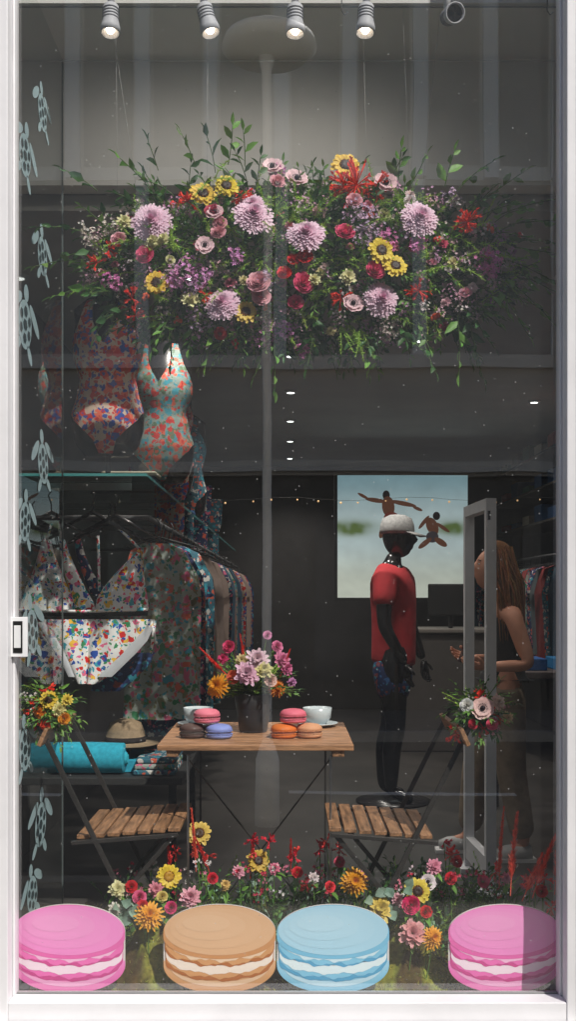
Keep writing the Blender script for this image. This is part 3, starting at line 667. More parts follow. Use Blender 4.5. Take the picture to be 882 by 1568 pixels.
# ============================================================ shop goods
def sheet(mb,rows,y,bulge,mat=0,nc=10,fold=0,fp=9,col=(.7,.7,.7)):
    vs=[]
    for (z,xl,xr) in rows:
        for i in range(nc+1):
            u=-1+2*i/nc; x=xl+(xr-xl)*(u+1)/2
            vs.append((x,y-bulge*math.sqrt(max(0,1-u*u))+fold*math.sin(x*fp*6+z*3)*.5,z))
    n=nc+1
    mb.add(vs,[(j*n+i,j*n+i+1,(j+1)*n+i+1,(j+1)*n+i) for j in range(len(rows)-1) for i in range(nc)],col,mat)
PR=[(.12,.042,.042),(.04,.048,.048),(0.01,.10,.055),(-.03,.148,.072),(-.10,.146,.098),(-.18,.150,.122),(-.24,.146,.118),(-.34,.118,.094),(-.42,.134,.098),(-.50,.160,.112),(-.56,.156,.108),(-.62,.142,.09),(-.67,.10,.05)]
def prof(dz):
    for (a,w1,b1),(c,w2,b2) in zip(PR,PR[1:]):
        if c<=dz<=a:
            t=(a-dz)/(a-c); return w1+(w2-w1)*t,b1+(b2-b1)*t
    return PR[-1][1:]
def swimsuit(x,y,zt,s,mat,name='swimsuit_display_bust'):
    m=MB(); n=28; vs=[]
    for dz,W_,B_ in PR:
        for i in range(n):
            t=6.283185*i/n; vs.append((x+W_*s*math.cos(t),y+B_*s*math.sin(t),zt+dz*s))
    L_=len(PR); m.add(vs,[(j*n+i,j*n+(i+1)%n,(j+1)*n+(i+1)%n,(j+1)*n+i) for j in range(L_-1) for i in range(n)]+[tuple(range(n)),tuple((L_-1)*n+k for k in range(n))],(.02,.02,.02),1)
    def patch(lst,nc=14):
        full=[]
        for (a,l1,r1),(b,l2,r2) in zip(lst,lst[1:]):
            for q in range(3): t=q/3; full.append((a+(b-a)*t,l1+(l2-l1)*t,r1+(r2-r1)*t))
        full.append(lst[-1]); vs=[]
        for dz,l,r in full:
            W_,B_=prof(dz); W_+=.006;B_+=.006
            for i in range(nc+1):
                xx=l+(r-l)*i/nc; xx=max(-W_*.999,min(W_*.999,xx)); vs.append((x+xx*s,y-B_*s*math.sqrt(1-(xx/W_)**2),zt+dz*s))
        k_=nc+1; m.add(vs,[(j*k_+i,j*k_+i+1,(j+1)*k_+i+1,(j+1)*k_+i) for j in range(len(full)-1) for i in range(nc)],(.5,.5,.5),0)
    patch([(-.20,-.156,.156),(-.26,-.15,.15),(-.34,-.124,.124),(-.42,-.14,.14),(-.48,-.16,.16),(-.52,-.14,.14),(-.56,-.10,.10),(-.61,-.05,.05),(-.665,-.03,.03)],20)
    for sg in (-1,1):
        patch([(d_,min(sg*a,sg*b),max(sg*a,sg*b)) for d_,a,b in [(.0,.055,.085),(-.05,.055,.10),(-.10,.05,.115),(-.15,.03,.14),(-.20,0,.156)]],8)
    ob=m.build(name,[mat,M['blackgloss']])
    st=MB(); st.tube([(x,y,zt-.66*s),(x,y,2.14)],.012,8,(.03,.03,.03)); o=st.build('stand',[M['matte']]); o.parent=ob
    return ob
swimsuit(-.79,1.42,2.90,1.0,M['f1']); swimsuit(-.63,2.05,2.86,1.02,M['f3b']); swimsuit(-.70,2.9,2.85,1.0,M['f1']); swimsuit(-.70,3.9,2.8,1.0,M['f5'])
sh=MB(); sh.box(-1.34,-.60,1.25,9.0,2.125,2.135,mat=0); sh.box(-.6,-.597,1.25,9.0,2.124,2.136,mat=1); sh.box(-1.34,-.60,1.245,1.2499,2.124,2.136,mat=1)
for y in (1.5,3,4.5,6): sh.box(-1.345,-.7,y,y+.02,2.09,2.122,mat=2)
sh.build('glass_shelf',[M['shelfglass'],M['glassedge'],M['steel']])
fd=MB()
def foldstack(x,y,z,n,w,d,cols):
    for i in range(n):
        hh=R(.018,.03); o=R(-.008,.008); c=random.choice(cols); 
        fd.box(x-w/2+o,x+w/2+o,y,y+d,z,z+hh-.002,jit(c),0); z+=hh
foldstack(-.75,1.75,2.137,3,.26,.2,[S(100,125,100),S(150,70,60),S(190,180,165),S(70,80,95)])
foldstack(-.74,2.6,2.137,9,.26,.15,[S(170,60,50),S(180,90,60)]); foldstack(-.74,3.4,2.137,8,.26,.3,[S(70,130,150),S(50,75,110)]); foldstack(-.74,4.4,2.137,8,.26,.3,[S(60,110,130),S(140,60,60)])
fd.build('folded_clothes',[M['cloth']],bevel=.008)
for y,m_,x in [(2.5,'f1',-.62),(3.2,'f5',-.63),(4.3,'f4',-.63),(5.4,'f5',-.62)]:
    q=MB(); sheet(q,[(2.12,x-.1,x+.06),(1.99,x-.1,x+.06),(1.88,x-.09,x+.05)],y,.02,0,8,.01)
    sheet(q,[(2.40,x-.13,x+.09),(2.2,x-.12,x+.08),(2.137,x-.12,x+.06)],y+.03,.03,0,8,.01); q.build('hanging_scarf',[M[m_]])
cr=MB(); RX=-.56; cr.tube([(RX,1.0,1.93),(RX,8.5,1.93)],.011,8,S(90,90,92)); 
for y in (1.0,4.0,8.0): cr.tube([(RX,y,1.93),(-1.34,y,1.93)],.01,8,S(90,90,92))
cr.build('clothes_rail',[M['matte']])
fm=['f3','f4','f3','f5','f1','f3','f6','f4']
solid={}
for i,c in enumerate([S(140,55,55),S(50,80,100),S(170,150,140),S(90,100,105),S(150,90,85)]): solid[i]=noisy('linen_%d'%i,c,.9,.15,30)
def garment(x0,x1,y,zt,zb,mat):
    q=MB(); rx=(x0+x1)/2; fo=R(.025,.05); fpq=R(7,12)
    sheet(q,[(zt,rx-.06,rx+.06),(zt-.03,x0+.05,x1-.05),(zt-.14,x0+.02,x1+.01),(zt-.22,x0,x1+.02),(zt-.24,x0+.04,x1-.02),((zt+zb)/2,x0+.04,x1-.01),(zb,x0+.02,x1+R(0,.03))],y,.02,0,24,fo,fpq)
    sheet(q,[(zt-.005,rx-.06,rx+.06),(zt-.03,x0+.05,x1-.05),(zt-.14,x0+.02,x1+.01),(zt-.22,x0,x1+.02),(zb+.02,x0+.03,x1+R(0,.03))],y+.025,-.01,0,24,fo*.8,fpq)
    q.tube([(rx,y,zt+.105),(rx+.01,y,zt+.085),(rx,y,zt+.03),(rx-.14,y,zt-.01)],.003,5,(.02,.02,.02),1); q.tube([(rx,y,zt+.03),(rx+.14,y,zt-.01)],.003,5,(.02,.02,.02),1)
    q.build('hanging_garment',[mat,M['matte']])
y=1.25;i=0
while y<7.5:
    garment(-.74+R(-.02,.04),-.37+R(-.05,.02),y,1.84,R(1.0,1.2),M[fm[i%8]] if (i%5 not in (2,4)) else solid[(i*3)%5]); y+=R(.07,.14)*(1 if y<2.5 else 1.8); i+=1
r2=MB(); r2.tube([(2.15,3.6,1.95),(2.15,8.2,1.95)],.011,8,S(90,90,92)); 
for yy in (3.6,8.2): r2.tube([(2.15,yy,1.95),(2.59,yy,1.95)],.01,8,S(90,90,92))
for j in range(3): r2.box(2.2,2.59,3.6,8.2,2.25+j*.3,2.27+j*.3,S(90,85,80))
for j in range(3):
    for q in range(9): r2.box(2.24,2.5,3.7+q*.5,3.98+q*.5,2.2705+j*.3,2.30+j*.3+R(.03,.14),random.choice([S(60,90,130),S(150,70,60),S(170,160,140),S(70,110,90)]))
r2.build('wall_display_rack',[M['cloth']])
y=3.7
while y<8.1:
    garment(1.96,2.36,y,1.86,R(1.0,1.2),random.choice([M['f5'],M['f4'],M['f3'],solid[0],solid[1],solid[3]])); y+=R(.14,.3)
k=.00258
def BX(px): return (px-441)*k
def BZ(py): return 1.62+(912-py)*k
bk=MB(); yb=.95
def rows(lst): return [(BZ(py),BX(a),BX(b)) for py,a,b in lst]
sheet(bk,rows([(826,66,77),(845,60,82),(865,53,90),(885,46,98),(905,38,106),(922,33,112),(934,31,114)]),yb,.04,0,10,.012,14)
sheet(bk,rows([(826,90,98),(850,92,106),(880,98,120),(905,104,132),(922,108,142),(934,110,146)]),yb+.012,.025,0,8,.012,14)
sheet(bk,rows([(842,212,219),(860,194,219),(880,175,220),(900,158,223),(918,148,226),(934,146,228)]),yb,.04,0,10,.012,14)
sheet(bk,rows([(820,108,118),(850,112,126),(880,122,140),(905,132,160),(920,145,175)]),yb+.06,.02,1,8)
for a,b,w_ in [((70,830),(80,790),.006),((94,830),(86,792),.006),((215,842),(172,800),.006),((152,905),(148,820),.006)]:
    bk.tube([(BX(a[0]),yb,BZ(a[1])),(BX(b[0]),yb+.03,BZ(b[1]))],w_,5,(.8,.8,.8),0)
sheet(bk,rows([(933,36,228),(943,38,226)]),yb-.006,.02,2,12)
bk.tube([(BX(30),yb-.03,BZ(934)),(BX(130),yb-.045,BZ(936)),(BX(228),yb-.03,BZ(933))],.006,6,(.8,.8,.8),0)
sheet(bk,rows([(948,56,140),(960,66,139),(975,78,138),(990,88,137),(1010,100,136),(1030,111,135),(1046,119,134)]), yb-.01,.03,0,12,.012,12)
sheet(bk,rows([(948,140,238),(960,139,236),(975,138,226),(990,137,213),(1010,136,196),(1030,135,174),(1046,134,150)]),yb-.012,.03,0,12,.012,12)
sheet(bk,rows([(952,60,72),(970,72,86),(990,84,98),(1010,96,108),(1035,108,118)]),yb-.045,.004,3,5); sheet(bk,rows([(960,226,237),(980,208,228),(1000,190,210),(1035,152,174)]),yb-.045,.004,3,5)
sheet(bk,rows([(1000,180,235),(1020,150,225),(1045,140,200),(1060,135,180)]),yb+.06,.02,4,8)
for a,b in [((232,950),(240,985)),((238,950),(232,1000))]: bk.tube([(BX(a[0]),yb-.02,BZ(a[1])),(BX(b[0]),yb-.02,BZ(b[1]))],.006,5,(.8,.8,.8),0)
for hx,hz in ((85,800),(165,805),(140,790),(175,795)):
    bk.tube([(BX(hx),yb+.02,BZ(hz-38)),(BX(hx)+.012,yb+.02,BZ(hz-32)),(BX(hx),yb+.02,BZ(hz-18)),(BX(hx),yb+.02,BZ(hz-6))],.003,5,(.02,.02,.02),2)
    bk.tube([(BX(hx-62),yb+.02,BZ(hz+26)),(BX(hx),yb+.02,BZ(hz-6)),(BX(hx+62),yb+.02,BZ(hz+26))],[.006,.009,.006],6,(.02,.02,.02),2)
bk.build('bikini_on_hanger',[M['f2'],M['f4'],M['blackgloss'],noisy('white_lining',(.55,.57,.6),.9,.08,20),M['f6']])
lt=MB(); lt.box(-1.33,-.42,.96,1.9,.87,.90,(.03,.03,.03)); 
for x in (-1.3,-.46): 
    for yy in (.99,1.86): lt.box(x-.015,x+.015,yy-.015,yy+.015,.371 if yy<1.1 else .3,.87,(.03,.03,.03))
lt.build('display_table',[M['matte']],bevel=.003)
tw=MB(); tq=S(55,165,190)
tw.tube([(-.935,1.06,.965),(-.93,1.06,.965),(-.80,1.06,.965),(-.665,1.06,.963),(-.66,1.06,.963)],[.055,.062,.063,.061,.05],20,tq)
for i in range(3): tw.tube([(-.6595+i*.0003,1.06+.02*math.cos(t),.963+.02*math.sin(t)) for t in [a*.6+i for a in range(9)]],.004*(1+i),5,jit(tq,.2))
tw.box(-.68,-.56,1.08,1.4,.902,.95,jit(tq)); tw.build('rolled_towel',[M['cloth']],bevel=.004)
ht=MB(); ht.lathe((-.68,1.2,1.0),[(.13,0),(.14,.004),(.085,.012),(.08,.05),(.065,.09),(.03,.105),(.001,.10)],24,S(150,130,105)); ht.lathe((-.68,1.2,1.012),[(.0865,0),(.084,.022)],24,S(40,35,35)); ht.lathe((-.68,1.2,.901),[(.08,0),(.02,.01),(.015,.1)],12,(.04,.04,.04)); ht.build('straw_hat',[M['cloth']])
fs=MB(); random.seed(4)
for i in range(3): fs.box(-.62+i*.004,-.45,1.0+i*.01,1.3,.902+i*.022,.922+i*.022,(.5,.5,.5),i%2)
fs.build('folded_shirts',[M['f5'],M['f3']],bevel=.006)
ga=MB(); wc=S(225,226,230)
a=V((.888,1.42,0)); b_=V((.868,1.86,0))
for p in (a,b_): 
    ga.bar(p+V((0,0,.33)),p+V((0,0,2.0)),.045,.045,wc)
    ga.bar(p+V((0,0,.30)),p+V((0,0,.33)),.16,.10,wc)
ga.bar(a+V((0,-.022,2.02)),b_+V((0,.022,2.02)),.045,.05,wc,up=V((1,0,0))); ga.bar(a+V((0,.024,.42)),b_+V((0,-.024,.42)),.04,.10,wc,up=V((1,0,0)))
ga.box(.872,.884,1.3962,1.3972,1.95,1.99,(.05,.05,.06))
ga.build('security_gate',[M['matte']],bevel=.012)
ps=MB()
X0,X1,Z0,Z1,Y=.474,1.72,1.60,2.77,7.0
ps.box(X0-.03,X1+.03,Y,Y+.05,Z0-.03,Z1+.03,(.04,.04,.04),0)
nr=80; vs=[];cs=[]
mxc=lambda a,b,t: tuple(p*(1-t)+q*t for p,q in zip(a,b))
sm=lambda e0,e1,x: (lambda t:t*t*(3-2*t))(max(0,min(1,(x-e0)/(e1-e0))))
for j in range(nr+1):
    for i in range(nr+1):
        u=i/nr; x=X0+(X1-X0)*u; f_=j/nr; z=Z1+(Z0-Z1)*f_
        k_=noise.noise(V((x*5,z*8,2)))+.5*noise.noise(V((x*15,z*18,5)))
        c=mxc(S(140,175,185),S(200,220,222),sm(0,.4,f_)); c=mxc(c,S(210,218,205),sm(.5,.9,f_))
        mass=max(math.exp(-((u-.10)/.16)**2),math.exp(-((u-.90)/.15)**2))*math.exp(-((f_-.43)/.055)**2)
        c=mxc(c,S(98,120,66),min(1,max(0,mass*(1.25+1.2*k_))))
        vs.append((x,Y-.003,z)); cs.append(tuple(q*(1+.10*k_) for q in c))
n=nr+1; ps.add(vs,[(j*n+i,j*n+i+1,(j+1)*n+i+1,(j+1)*n+i) for j in range(nr) for i in range(nr)],cs,1)
def blob(cx,cz,rx,rz,rot,col,o):
    vs=[(cx+rx*math.cos(t)*math.cos(rot)-rz*math.sin(t)*math.sin(rot),Y-.003-o,cz+rx*math.cos(t)*math.sin(rot)+rz*math.sin(t)*math.cos(rot)) for t in [6.283*i/20 for i in range(20)]]
    ps.add(vs,[tuple(range(20))],col,1,False)
sk=S(98,62,45)
blob(.94,2.58,.035,.045,0,S(25,18,18),.003); blob(.96,2.47,.06,.10,.1,sk,.004); blob(.84,2.53,.10,.022,-.15,sk,.005); blob(.72,2.57,.06,.015,-.5,sk,.0055); blob(1.10,2.50,.13,.022,-.2,sk,.006); blob(1.24,2.45,.05,.016,-.4,sk,.0065); blob(.99,2.36,.075,.06,0,S(110,50,40),.007); blob(.92,2.26,.035,.1,-.4,sk,.008); blob(1.06,2.27,.035,.1,.6,sk,.009)
blob(1.42,2.38,.035,.04,0,S(25,18,18),.010); blob(1.38,2.28,.055,.09,.4,sk,.011); blob(1.30,2.32,.08,.018,.9,sk,.012); blob(1.48,2.27,.08,.018,-.6,sk,.013); blob(1.38,2.18,.06,.055,0,S(60,55,60),.014); blob(1.31,2.12,.025,.08,-.9,sk,.015); blob(1.46,2.13,.03,.07,1.0,sk,.016)
m,nt,b=newmat('backlit_print'); at=N(nt,'ShaderNodeAttribute',attribute_name='Col'); nt.links.new(at.outputs['Color'],b.inputs['Base Color']); nt.links.new(at.outputs['Color'],b.inputs['Emission Color']); b.inputs['Emission Strength'].default_value=.6
ps.build('beach_poster_lightbox',[M['matte'],m])
ct=MB(); ct.box(.9,1.9,5.8,6.4,.30,1.30,(.10,.09,.085)); ct.box(.87,1.93,5.77,6.43,1.301,1.34,(.22,.20,.18)); ct.box(1.2,1.6,5.9,5.93,1.45,1.72,(.02,.02,.02)); ct.box(1.38,1.42,5.94,5.97,1.34,1.5,(.02,.02,.02)); ct.build('sales_counter',[M['matte']],bevel=.01)
tb=MB(); tb.box(1.25,2.5,2.9,3.5,1.14,1.18,(.12,.10,.10)); 
for x in(1.3,2.45):
    for yy in (2.95,3.45): tb.box(x-.02,x+.02,yy-.02,yy+.02,.30,1.14,(.06,.05,.05))
for i in range(5): tb.box(1.35+i*.23,1.52+i*.23,3.0,3.3,1.181,1.25,random.choice([S(50,90,150),S(40,110,160),S(160,70,60)]))
tb.build('merchandise_table',[M['cloth']],bevel=.006)

# ============================================================ figures
def skinned(name,J,E,mat,parent,root,sub=2):
    names=list(J); me=bpy.data.meshes.new(name); me.from_pydata([J[n][0] for n in names],[(names.index(a),names.index(b)) for a,b in E],[])
    ob=bpy.data.objects.new(name,me); sc.collection.objects.link(ob); ob.parent=parent; me.materials.append(mat)
    s=ob.modifiers.new('skin','SKIN'); s.use_smooth_shade=True
    dat=me.skin_vertices[0].data
    for i,n in enumerate(names):
        r=J[n][1]; dat[i].radius=(r,r) if not isinstance(r,tuple) else r; dat[i].use_root=(n==root)
    u=ob.modifiers.new('sub','SUBSURF'); u.levels=sub; u.render_levels=sub
    return ob
def hand(name,w,d,pn,th,parent,mat,curl=.5,s=1.0):
    w=V(w);d=V(d).normalized();pn=V(pn);pn=(pn-d*pn.dot(d)).normalized(); th=V(th); th=(th-d*th.dot(d)); th=(th-pn*th.dot(pn)).normalized()
    J={'w':(w,.024*s),'p':(w+d*.045*s,.026*s)};E=[('w','p')]
    for i,(o,l) in enumerate([(.030,.072),(.010,.080),(-.010,.074),(-.029,.058)]):
        p=w+d*.08*s+th*o*s; J['k%d'%i]=(p,.011*s); E.append(('p','k%d'%i)); dd=d.copy(); prev='k%d'%i
        for q in range(3):
            dd=(dd+pn*curl*(.6+.2*q)).normalized(); p=p+dd*l*s*(.42-.09*q); J['f%d%d'%(i,q)]=(p,(.009-.0012*q)*s); E.append((prev,'f%d%d'%(i,q))); prev='f%d%d'%(i,q)
    a=w+d*.03*s+th*.03*s; b=a+(d*.6+th*.7+pn*.3).normalized()*.035*s; c=b+(d*.9+th*.1+pn*.4).normalized()*.03*s
    J['t0']=(a,.013*s);J['t1']=(b,.0105*s);J['t2']=(c,.0085*s);E+=[('p','t0'),('t0','t1'),('t1','t2')]
    return skinned(name,J,E,mat,parent,'w',1)
def head(name,c,yaw,pitch,mat,parent,s=1.0,face=True):
    m=MB(); rot=Matrix.Rotation(yaw,3,'Z')@Matrix.Rotation(pitch,3,'X')
    def fn(p):
        x,y,z=p; f=max(0,-y)
        k=1-.28*max(0,-z)**1.4; x*=k
        if z<0: y=y*(1-.12*(-z)) - .06*(-z)*(1 if f>0 else 0)
        y-= .20*math.exp(-((x/.13)**2)-(((z+.12)/.17)**2))*(f>0)
        y+= .07*math.exp(-(((abs(x)-.36)/.16)**2)-(((z-.06)/.12)**2))*(f>0)
        y-= .06*math.exp(-((x/.28)**2)-(((z+.52)/.07)**2))*(f>0); y-= .05*math.exp(-((x/.3)**2)-(((z+.82)/.12)**2))*(f>0)
        return V((x,y,z))
    m.ball((0,0,0),(.074*s,.096*s,.118*s),40,32,(.5,.5,.5),0,fn)
    for sx in(-1,1):
        m.ball((sx*.074*s,.012*s,-.004*s),(.010*s,.020*s,.032*s),10,8,(.5,.5,.5),0)
        if face:
            m.ball((sx*.028*s,-.078*s,.006*s),(.012*s,.008*s,.006*s),10,6,(.75,.75,.75),1); m.ball((sx*.028*s,-.0845*s,.006*s),(.0052*s,.003*s,.0052*s),8,6,(.04,.02,.02),1)
            m.tube([(sx*.012*s,-.090*s,.024*s),(sx*.028*s,-.089*s,.029*s),(sx*.045*s,-.078*s,.024*s)],.0028*s,5,S(70,45,30),1)
    if face:
        m.tube([(-.022*s,-.090*s,-.062*s),(0,-.1005*s,-.060*s),(.022*s,-.090*s,-.062*s)],[.002,.0055*s,.002],6,S(175,80,80),1)
    m.v=[tuple(V(c)+rot@V(p)) for p in m.v]
    return m.build(name,[mat,M['matte']],parent)
MN=empty('mannequin'); X=.675; Y=3.6; F=.30
def Q(dx,dy,z): return V((X+dx,Y+dy,F+z))
J={'pelvis':(Q(0,0,.93),(.135,.11)),'belly':(Q(.015,0,1.08),(.13,.10)),'chest':(Q(0,0,1.30),(.16,.12)),'up':(Q(-.02,0,1.43),(.13,.09)),'neck':(Q(-.005,0,1.53),.056),'nk2':(Q(.015,0,1.60),.052),
 'sL':(Q(-.03,-.20,1.43),.062),'eL':(Q(-.03,-.25,1.13),.048),'wL':(Q(.10,-.22,.90),.030),
 'sR':(Q(.03,.20,1.43),.062),'eR':(Q(.08,.25,1.14),.048),'wR':(Q(.17,.21,.90),.030),
 'hL':(Q(.0,-.10,.86),.108),'mL':(Q(.015,-.105,.68),.092),'kL':(Q(.03,-.11,.49),.066),'cL':(Q(.0,-.11,.34),.066),'aL':(Q(.0,-.11,.08),.040),'tL':(Q(.14,-.12,.03),.030),
 'hR':(Q(.0,.10,.86),.108),'mR':(Q(-.015,.105,.68),.092),'kR':(Q(-.03,.11,.49),.066),'cR':(Q(-.07,.11,.34),.066),'aR':(Q(-.08,.11,.08),.040),'tR':(Q(.06,.12,.03),.030)}
E0=[('pelvis','belly'),('belly','chest'),('chest','up'),('up','neck'),('neck','nk2'),('up','sL'),('sL','eL'),('eL','wL'),('up','sR'),('sR','eR'),('eR','wR'),('pelvis','hL'),('hL','mL'),('mL','kL'),('kL','cL'),('cL','aL'),('aL','tL'),('pelvis','hR'),('hR','mR'),('mR','kR'),('kR','cR'),('cR','aR'),('aR','tR')]
skinned('body',J,E0,M['blackgloss'],MN,'pelvis')
head('head',Q(.035,0,1.69),math.pi/2,0,M['blackgloss'],MN,1.08,False)
hand('hand_near',J['wL'][0],(.15,0,-1),(.8,.5,0),(1,0,0),MN,M['blackgloss'],.3); hand('hand_far',J['wR'][0],(.15,0,-1),(.8,-.5,0),(1,0,0),MN,M['blackgloss'],.3)
shm=noisy('coral_polo',S(190,46,54),.85,.18,14,bump=.6,bscale=12)
J2={'a':(Q(0,0,.88),(.175,.16)),'b':(Q(.015,0,1.05),(.165,.155)),'c':(Q(0,0,1.30),(.195,.165)),'d':(Q(-.02,0,1.45),(.14,.11)),'e':(Q(-.005,0,1.53),.072),'sL':(Q(-.03,-.19,1.42),.085),'mL':(Q(-.03,-.235,1.24),.078),'sR':(Q(.03,.19,1.42),.085),'mR':(Q(.055,.235,1.24),.078)}
skinned('polo_shirt',J2,[('a','b'),('b','c'),('c','d'),('d','e'),('d','sL'),('sL','mL'),('d','sR'),('sR','mR')],shm,MN,'b')
J3={'a':(Q(0,0,.96),(.145,.12)),'b':(Q(0,0,.86),(.15,.125)),'hL':(Q(.0,-.10,.80),.125),'kL':(Q(.025,-.11,.62),.11),'hR':(Q(.0,.10,.80),.125),'kR':(Q(-.01,.11,.62),.11)}
skinned('swim_shorts',J3,[('a','b'),('b','hL'),('hL','kL'),('b','hR'),('hR','kR')],M['f6'],MN,'a')
ca=MB(); cc=Q(.025,0,1.735); ca.lathe(cc,[(.103,-.02),(.113,0),(.108,.04),(.093,.078),(.05,.10),(.001,.105)],24,S(175,175,175))
vs=[];n=16
for i in range(n+1):
    t=-1.0+2.0*i/n; vs.append(cc+V((.10*math.cos(t),.10*math.sin(t),-.005))); vs.append(cc+V((.19*math.cos(t*.75),.125*math.sin(t),-.035)))
ca.add(vs,[(2*i,2*i+1,2*i+3,2*i+2) for i in range(n)],S(175,175,175)); o=ca.build('cap',[M['cloth']],MN); so=o.modifiers.new('s','SOLIDIFY'); so.thickness=.004
bs=MB(); bs.lathe((X,Y,.301),[(.24,0),(.24,.012),(.001,.014)],32,(.03,.03,.032)); bs.build('base_plate',[M['glossy']],MN)
MN.matrix_world=Matrix.Translation((X,Y,0))@Matrix.Rotation(math.radians(-12),4,'Z')@Matrix.Translation((-X,-Y,0))
WM=empty('woman_customer'); X=1.09; Y=2.15
J={'pelvis':(Q(0,0,.84),(.13,.105)),'waist':(Q(.0,0,.98),(.10,.08)),'chest':(Q(.01,0,1.12),(.115,.085)),'up':(Q(.01,0,1.23),(.09,.06)),'neck':(Q(-.015,0,1.30),.038),'nk2':(Q(-.035,0,1.36),.037),
 'sL':(Q(.015,-.155,1.225),.048),'eL':(Q(.09,-.20,.98),.038),'wL':(Q(-.11,-.17,.97),.024),
 'sR':(Q(.01,.15,1.225),.042),'eR':(Q(.04,.19,.98),.034),'wR':(Q(-.14,.08,1.0),.021),
 'hL':(Q(.0,-.085,.77),.085),'kL':(Q(.02,-.09,.45),.055),'cL':(Q(.05,-.09,.32),.05),'aL':(Q(.09,-.09,.08),.032),'tL':(Q(-.03,-.10,.025),.026),
 'hR':(Q(-.02,.085,.77),.085),'kR':(Q(-.12,.09,.45),.055),'cR':(Q(-.13,.09,.31),.05),'aR':(Q(-.16,.09,.08),.032),'tR':(Q(-.29,.10,.035),.026)}
E=[('pelvis','waist'),('waist','chest'),('chest','up'),('up','neck'),('neck','nk2'),('up','sL'),('sL','eL'),('eL','wL'),('up','sR'),('sR','eR'),('eR','wR'),('pelvis','hL'),('hL','kL'),('kL','cL'),('cL','aL'),('aL','tL'),('pelvis','hR'),('hR','kR'),('kR','cR'),('cR','aR'),('aR','tR')]
skinned('body',J,E,M['skin'],WM,'pelvis')
head('head',Q(-.055,0,1.455),-math.pi/2,-.25,M['skin'],WM,.93)
hand('hand_near',J['wL'][0],(-1,.1,.1),(0,.6,.8),(0,.3,1),WM,M['skin'],.45,.9); hand('hand_far',J['wR'][0],(-1,-.2,.15),(0,-.6,.6),(0,-.3,1),WM,M['skin'],.45,.9)
tk=noisy('black_cotton',(.02,.02,.022),.9,.2,20)
skinned('tank_top',{'a':(Q(0,0,.90),(.135,.11)),'b':(Q(0,0,.99),(.115,.092)),'c':(Q(.01,0,1.12),(.13,.10)),'d':(Q(.01,0,1.215),(.098,.07)),'sL':(Q(.01,-.085,1.25),.045),'sR':(Q(.01,.085,1.25),.045)},[('a','b'),('b','c'),('c','d'),('d','sL'),('d','sR')],tk,WM,'b')
kh=noisy('khaki_cotton',S(140,124,104),.9,.25,14,bump=.7,bscale=10)
skinned('trousers',{'a':(Q(0,0,.93),(.125,.105)),'b':(Q(0,0,.82),(.145,.12)),'hL':(Q(.0,-.085,.74),.105),'kL':(Q(.02,-.09,.45),.08),'aL':(Q(.085,-.09,.10),.066),'hR':(Q(-.02,.085,.74),.105),'kR':(Q(-.12,.09,.45),.08),'aR':(Q(-.155,.09,.10),.066)},[('a','b'),('b','hL'),('hL','kL'),('kL','aL'),('b','hR'),('hR','kR'),('kR','aR')],kh,WM,'a')
so=MB()
for p,q in (('aL','tL'),('aR','tR')):
    a=J[p][0];b=J[q][0]; a=V((a.x+.03,a.y,F+.045)); b=V((b.x-.02,b.y,F+.035)); so.tube([a,a.lerp(b,.3),a.lerp(b,.75),b],[.038,.046,.042,.026],12,S(190,190,190)); so.bar(V((a.x+.02,a.y,F+.01)),V((b.x-.02,b.y,F+.01)),.085,.018,S(225,225,225),up=V((0,1,0)))
so.build('trainers',[M['matte']],WM)
ph=MB(); ph.bar(Q(-.235,-.10,.99),Q(-.20,-.10,1.11),.07,.009,(.02,.02,.02)); ph.build('phone',[M['glossy']],WM)
hr=MB(); hc=Q(-.045,0,1.47); hcol=S(130,88,55)
hr.ball(hc+V((.012,0,.012)),(.098,.086,.118),24,16,tuple(x*.6 for x in hcol),0,lambda p: V((p.x if p.x>-.35 else -.35-(abs(p.x)-.35)*.2*(1 if p.z<.35 else 3),p.y,p.z if p.z>-.5 else -.5)))
for i in range(420):
    t=R(-1.9,1.9); p=hc+V((.088*math.cos(t),.085*math.sin(t),R(-.02,.10))); e=hc+V((.05+.05*math.cos(t)+R(-.05,.05),.10*math.sin(t)+R(-.04,.04),R(-.40,-.18)))
    mid=p.lerp(e,.45)+V((.025*math.cos(t)+R(-.015,.015),.015*math.sin(t),0)); hr.tube([p,mid,e],[.003,.004,.0008],4,jit(hcol,.5),cap=False)
hr.build('long_hair',[M['cloth']],WM)

# ============================================================ street (seen as reflection in the pane)
gr=MB(); gr.add([(-150,-150,-.14),(150,-150,-.14),(150,150,-.14),(-150,150,-.14)],[(0,1,2,3)],smooth=False); gr.build('ground',[M['asphalt']])
rd=MB(); rd.box(-60,60,-9.4,-2.9,-.139,-.12,mat=0)
for i in range(-12,12): rd.box(i*4,i*4+2,-6.2,-6.08,-.1195,-.116,(.75,)*3,1)
rd.box(-60,60,-3.2,-3.1,-.1195,-.116,S(190,160,50),1); rd.build('road',[M['asphalt'],M['matte']])
pv=MB()
for (y0,y1) in ((-2.75,-.05),(-11.9,-9.55)): pv.box(-60,60,y0,y1,-.138,0,mat=0)
pv.box(-60,60,-2.899,-2.751,-.138,.004,(.22,.21,.20),1); pv.box(-60,60,-9.549,-9.401,-.138,.004,(.35,.34,.33),1); pv.build('pavement',[M['paving'],M['matte']])
O=empty('terraced_building'); ob=MB(); yf=-12
dk=noisy('dark_shopfront',(.06,.06,.06),.4,.3,3); wg=noisy('window_pane_dark',(.08,.085,.09),.1,.2,1); mid_=noisy('grey_render',(.42,.40,.37),.8,.1,1); hi_=noisy('pale_stucco',(.90,.88,.84),.8,.05,1); md2=noisy('taupe_fascia',(.52,.48,.43),.8,.12,1)
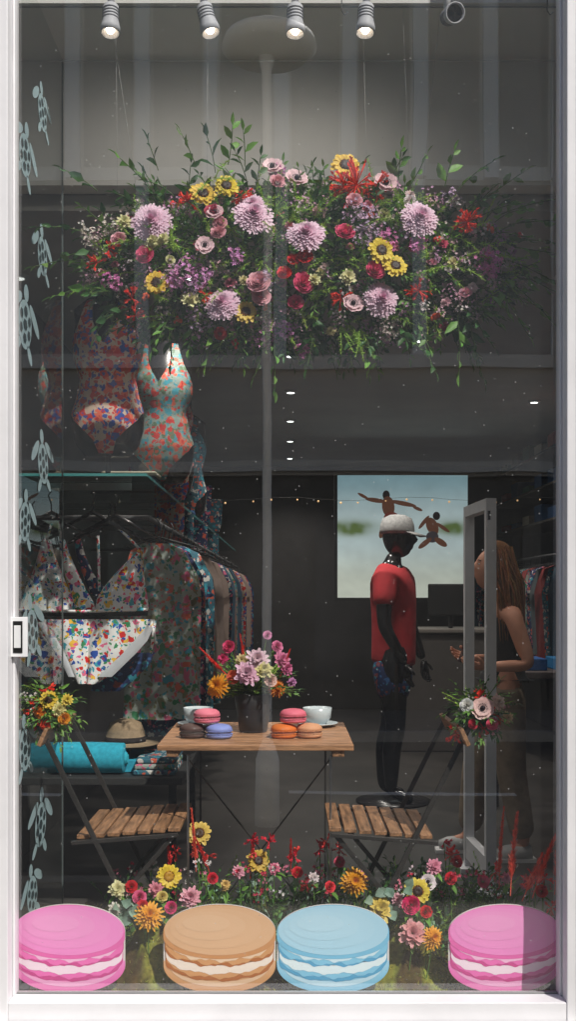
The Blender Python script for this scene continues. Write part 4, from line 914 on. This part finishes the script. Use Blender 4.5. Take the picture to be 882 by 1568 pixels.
ob.box(-30,30,yf-8,yf,-.1,3.3,mat=0); ob.box(-30,30,yf-8,yf+.12,3.3,4.9,mat=3); ob.box(-30,30,yf-8,yf+.02,4.9,7.5,mat=2); ob.box(-30,30,yf-8,yf+.05,7.5,12.2,mat=1); ob.box(-30,30,yf-8,yf+.35,12.2,12.6,mat=1)
ob.box(-30,30,yf+.12,yf+.22,4.82,5.0,mat=1); ob.box(-30,30,yf+.13,yf+.2,3.35,3.5,mat=1)
for i in range(-28,28):
    x=i*.98-.1; ob.box(x-.10,x+.10,yf+.051,yf+.16,7.505,12.19,mat=4)
    if i%2==0: ob.box(x-.09,x+.09,yf+.021,yf+.09,5.01,7.49,mat=4)
    if i%3==1: ob.box(x-.5,x+.6,yf+.001,yf+.05,.4,2.7,mat=5)
    ob.box(x+.14,x+.84,yf+.051,yf+.056,7.7,12.1,mat=2 if i%2 else 3)
ob.build('facade',[dk,M['cream'],mid_,md2,hi_,wg],O)
lp=MB(); lw=S(250,250,248)
lp.lathe((-.16,-4.85,-.12),[(.09,0),(.09,.5),(.06,.6),(.036,.65),(.034,5.7),(.05,5.75),(.06,5.82)],16,lw)
lp.lathe((-.16+.02,-4.85,5.66),[(.05,.02),(.30,.05),(.36,.10),(.34,.16),(.18,.25),(.03,.28)],32,lw)
lp.build('street_lamp',[M['matte']])

# ============================================================ light, world, camera
az=math.radians(35); el=math.radians(48)
src=V((math.sin(az)*math.cos(el),-math.cos(az)*math.cos(el),math.sin(el)))
L=bpy.data.lights.new('sun','SUN'); L.energy=5.0; L.angle=math.radians(.5); L.color=(1,.955,.89)
lo=bpy.data.objects.new('sun',L); sc.collection.objects.link(lo); lo.rotation_euler=src.to_track_quat('Z','Y').to_euler(); lo.location=(0,0,20)
wd=bpy.data.worlds.new('World'); sc.world=wd; wd.use_nodes=True; nt=wd.node_tree
sky=nt.nodes.new('ShaderNodeTexSky'); sky.sky_type='NISHITA'; sky.sun_disc=False; sky.sun_elevation=el; sky.sun_rotation=math.atan2(src.x,src.y)
bg=nt.nodes['Background']; nt.links.new(sky.outputs[0],bg.inputs[0]); bg.inputs[1].default_value=.15
cam=bpy.data.cameras.new('camera'); co=bpy.data.objects.new('camera',cam); sc.collection.objects.link(co); sc.camera=co
co.location=(0,-3.3,1.62); co.rotation_euler=(math.pi/2,0,0)
cam.sensor_fit='VERTICAL'; cam.sensor_height=36; cam.lens=36*3.3/3.136; cam.shift_y=128/1568; cam.clip_end=500; cam.clip_start=.05
sc.view_settings.view_transform='Standard'; sc.view_settings.look='None'; sc.view_settings.exposure=0
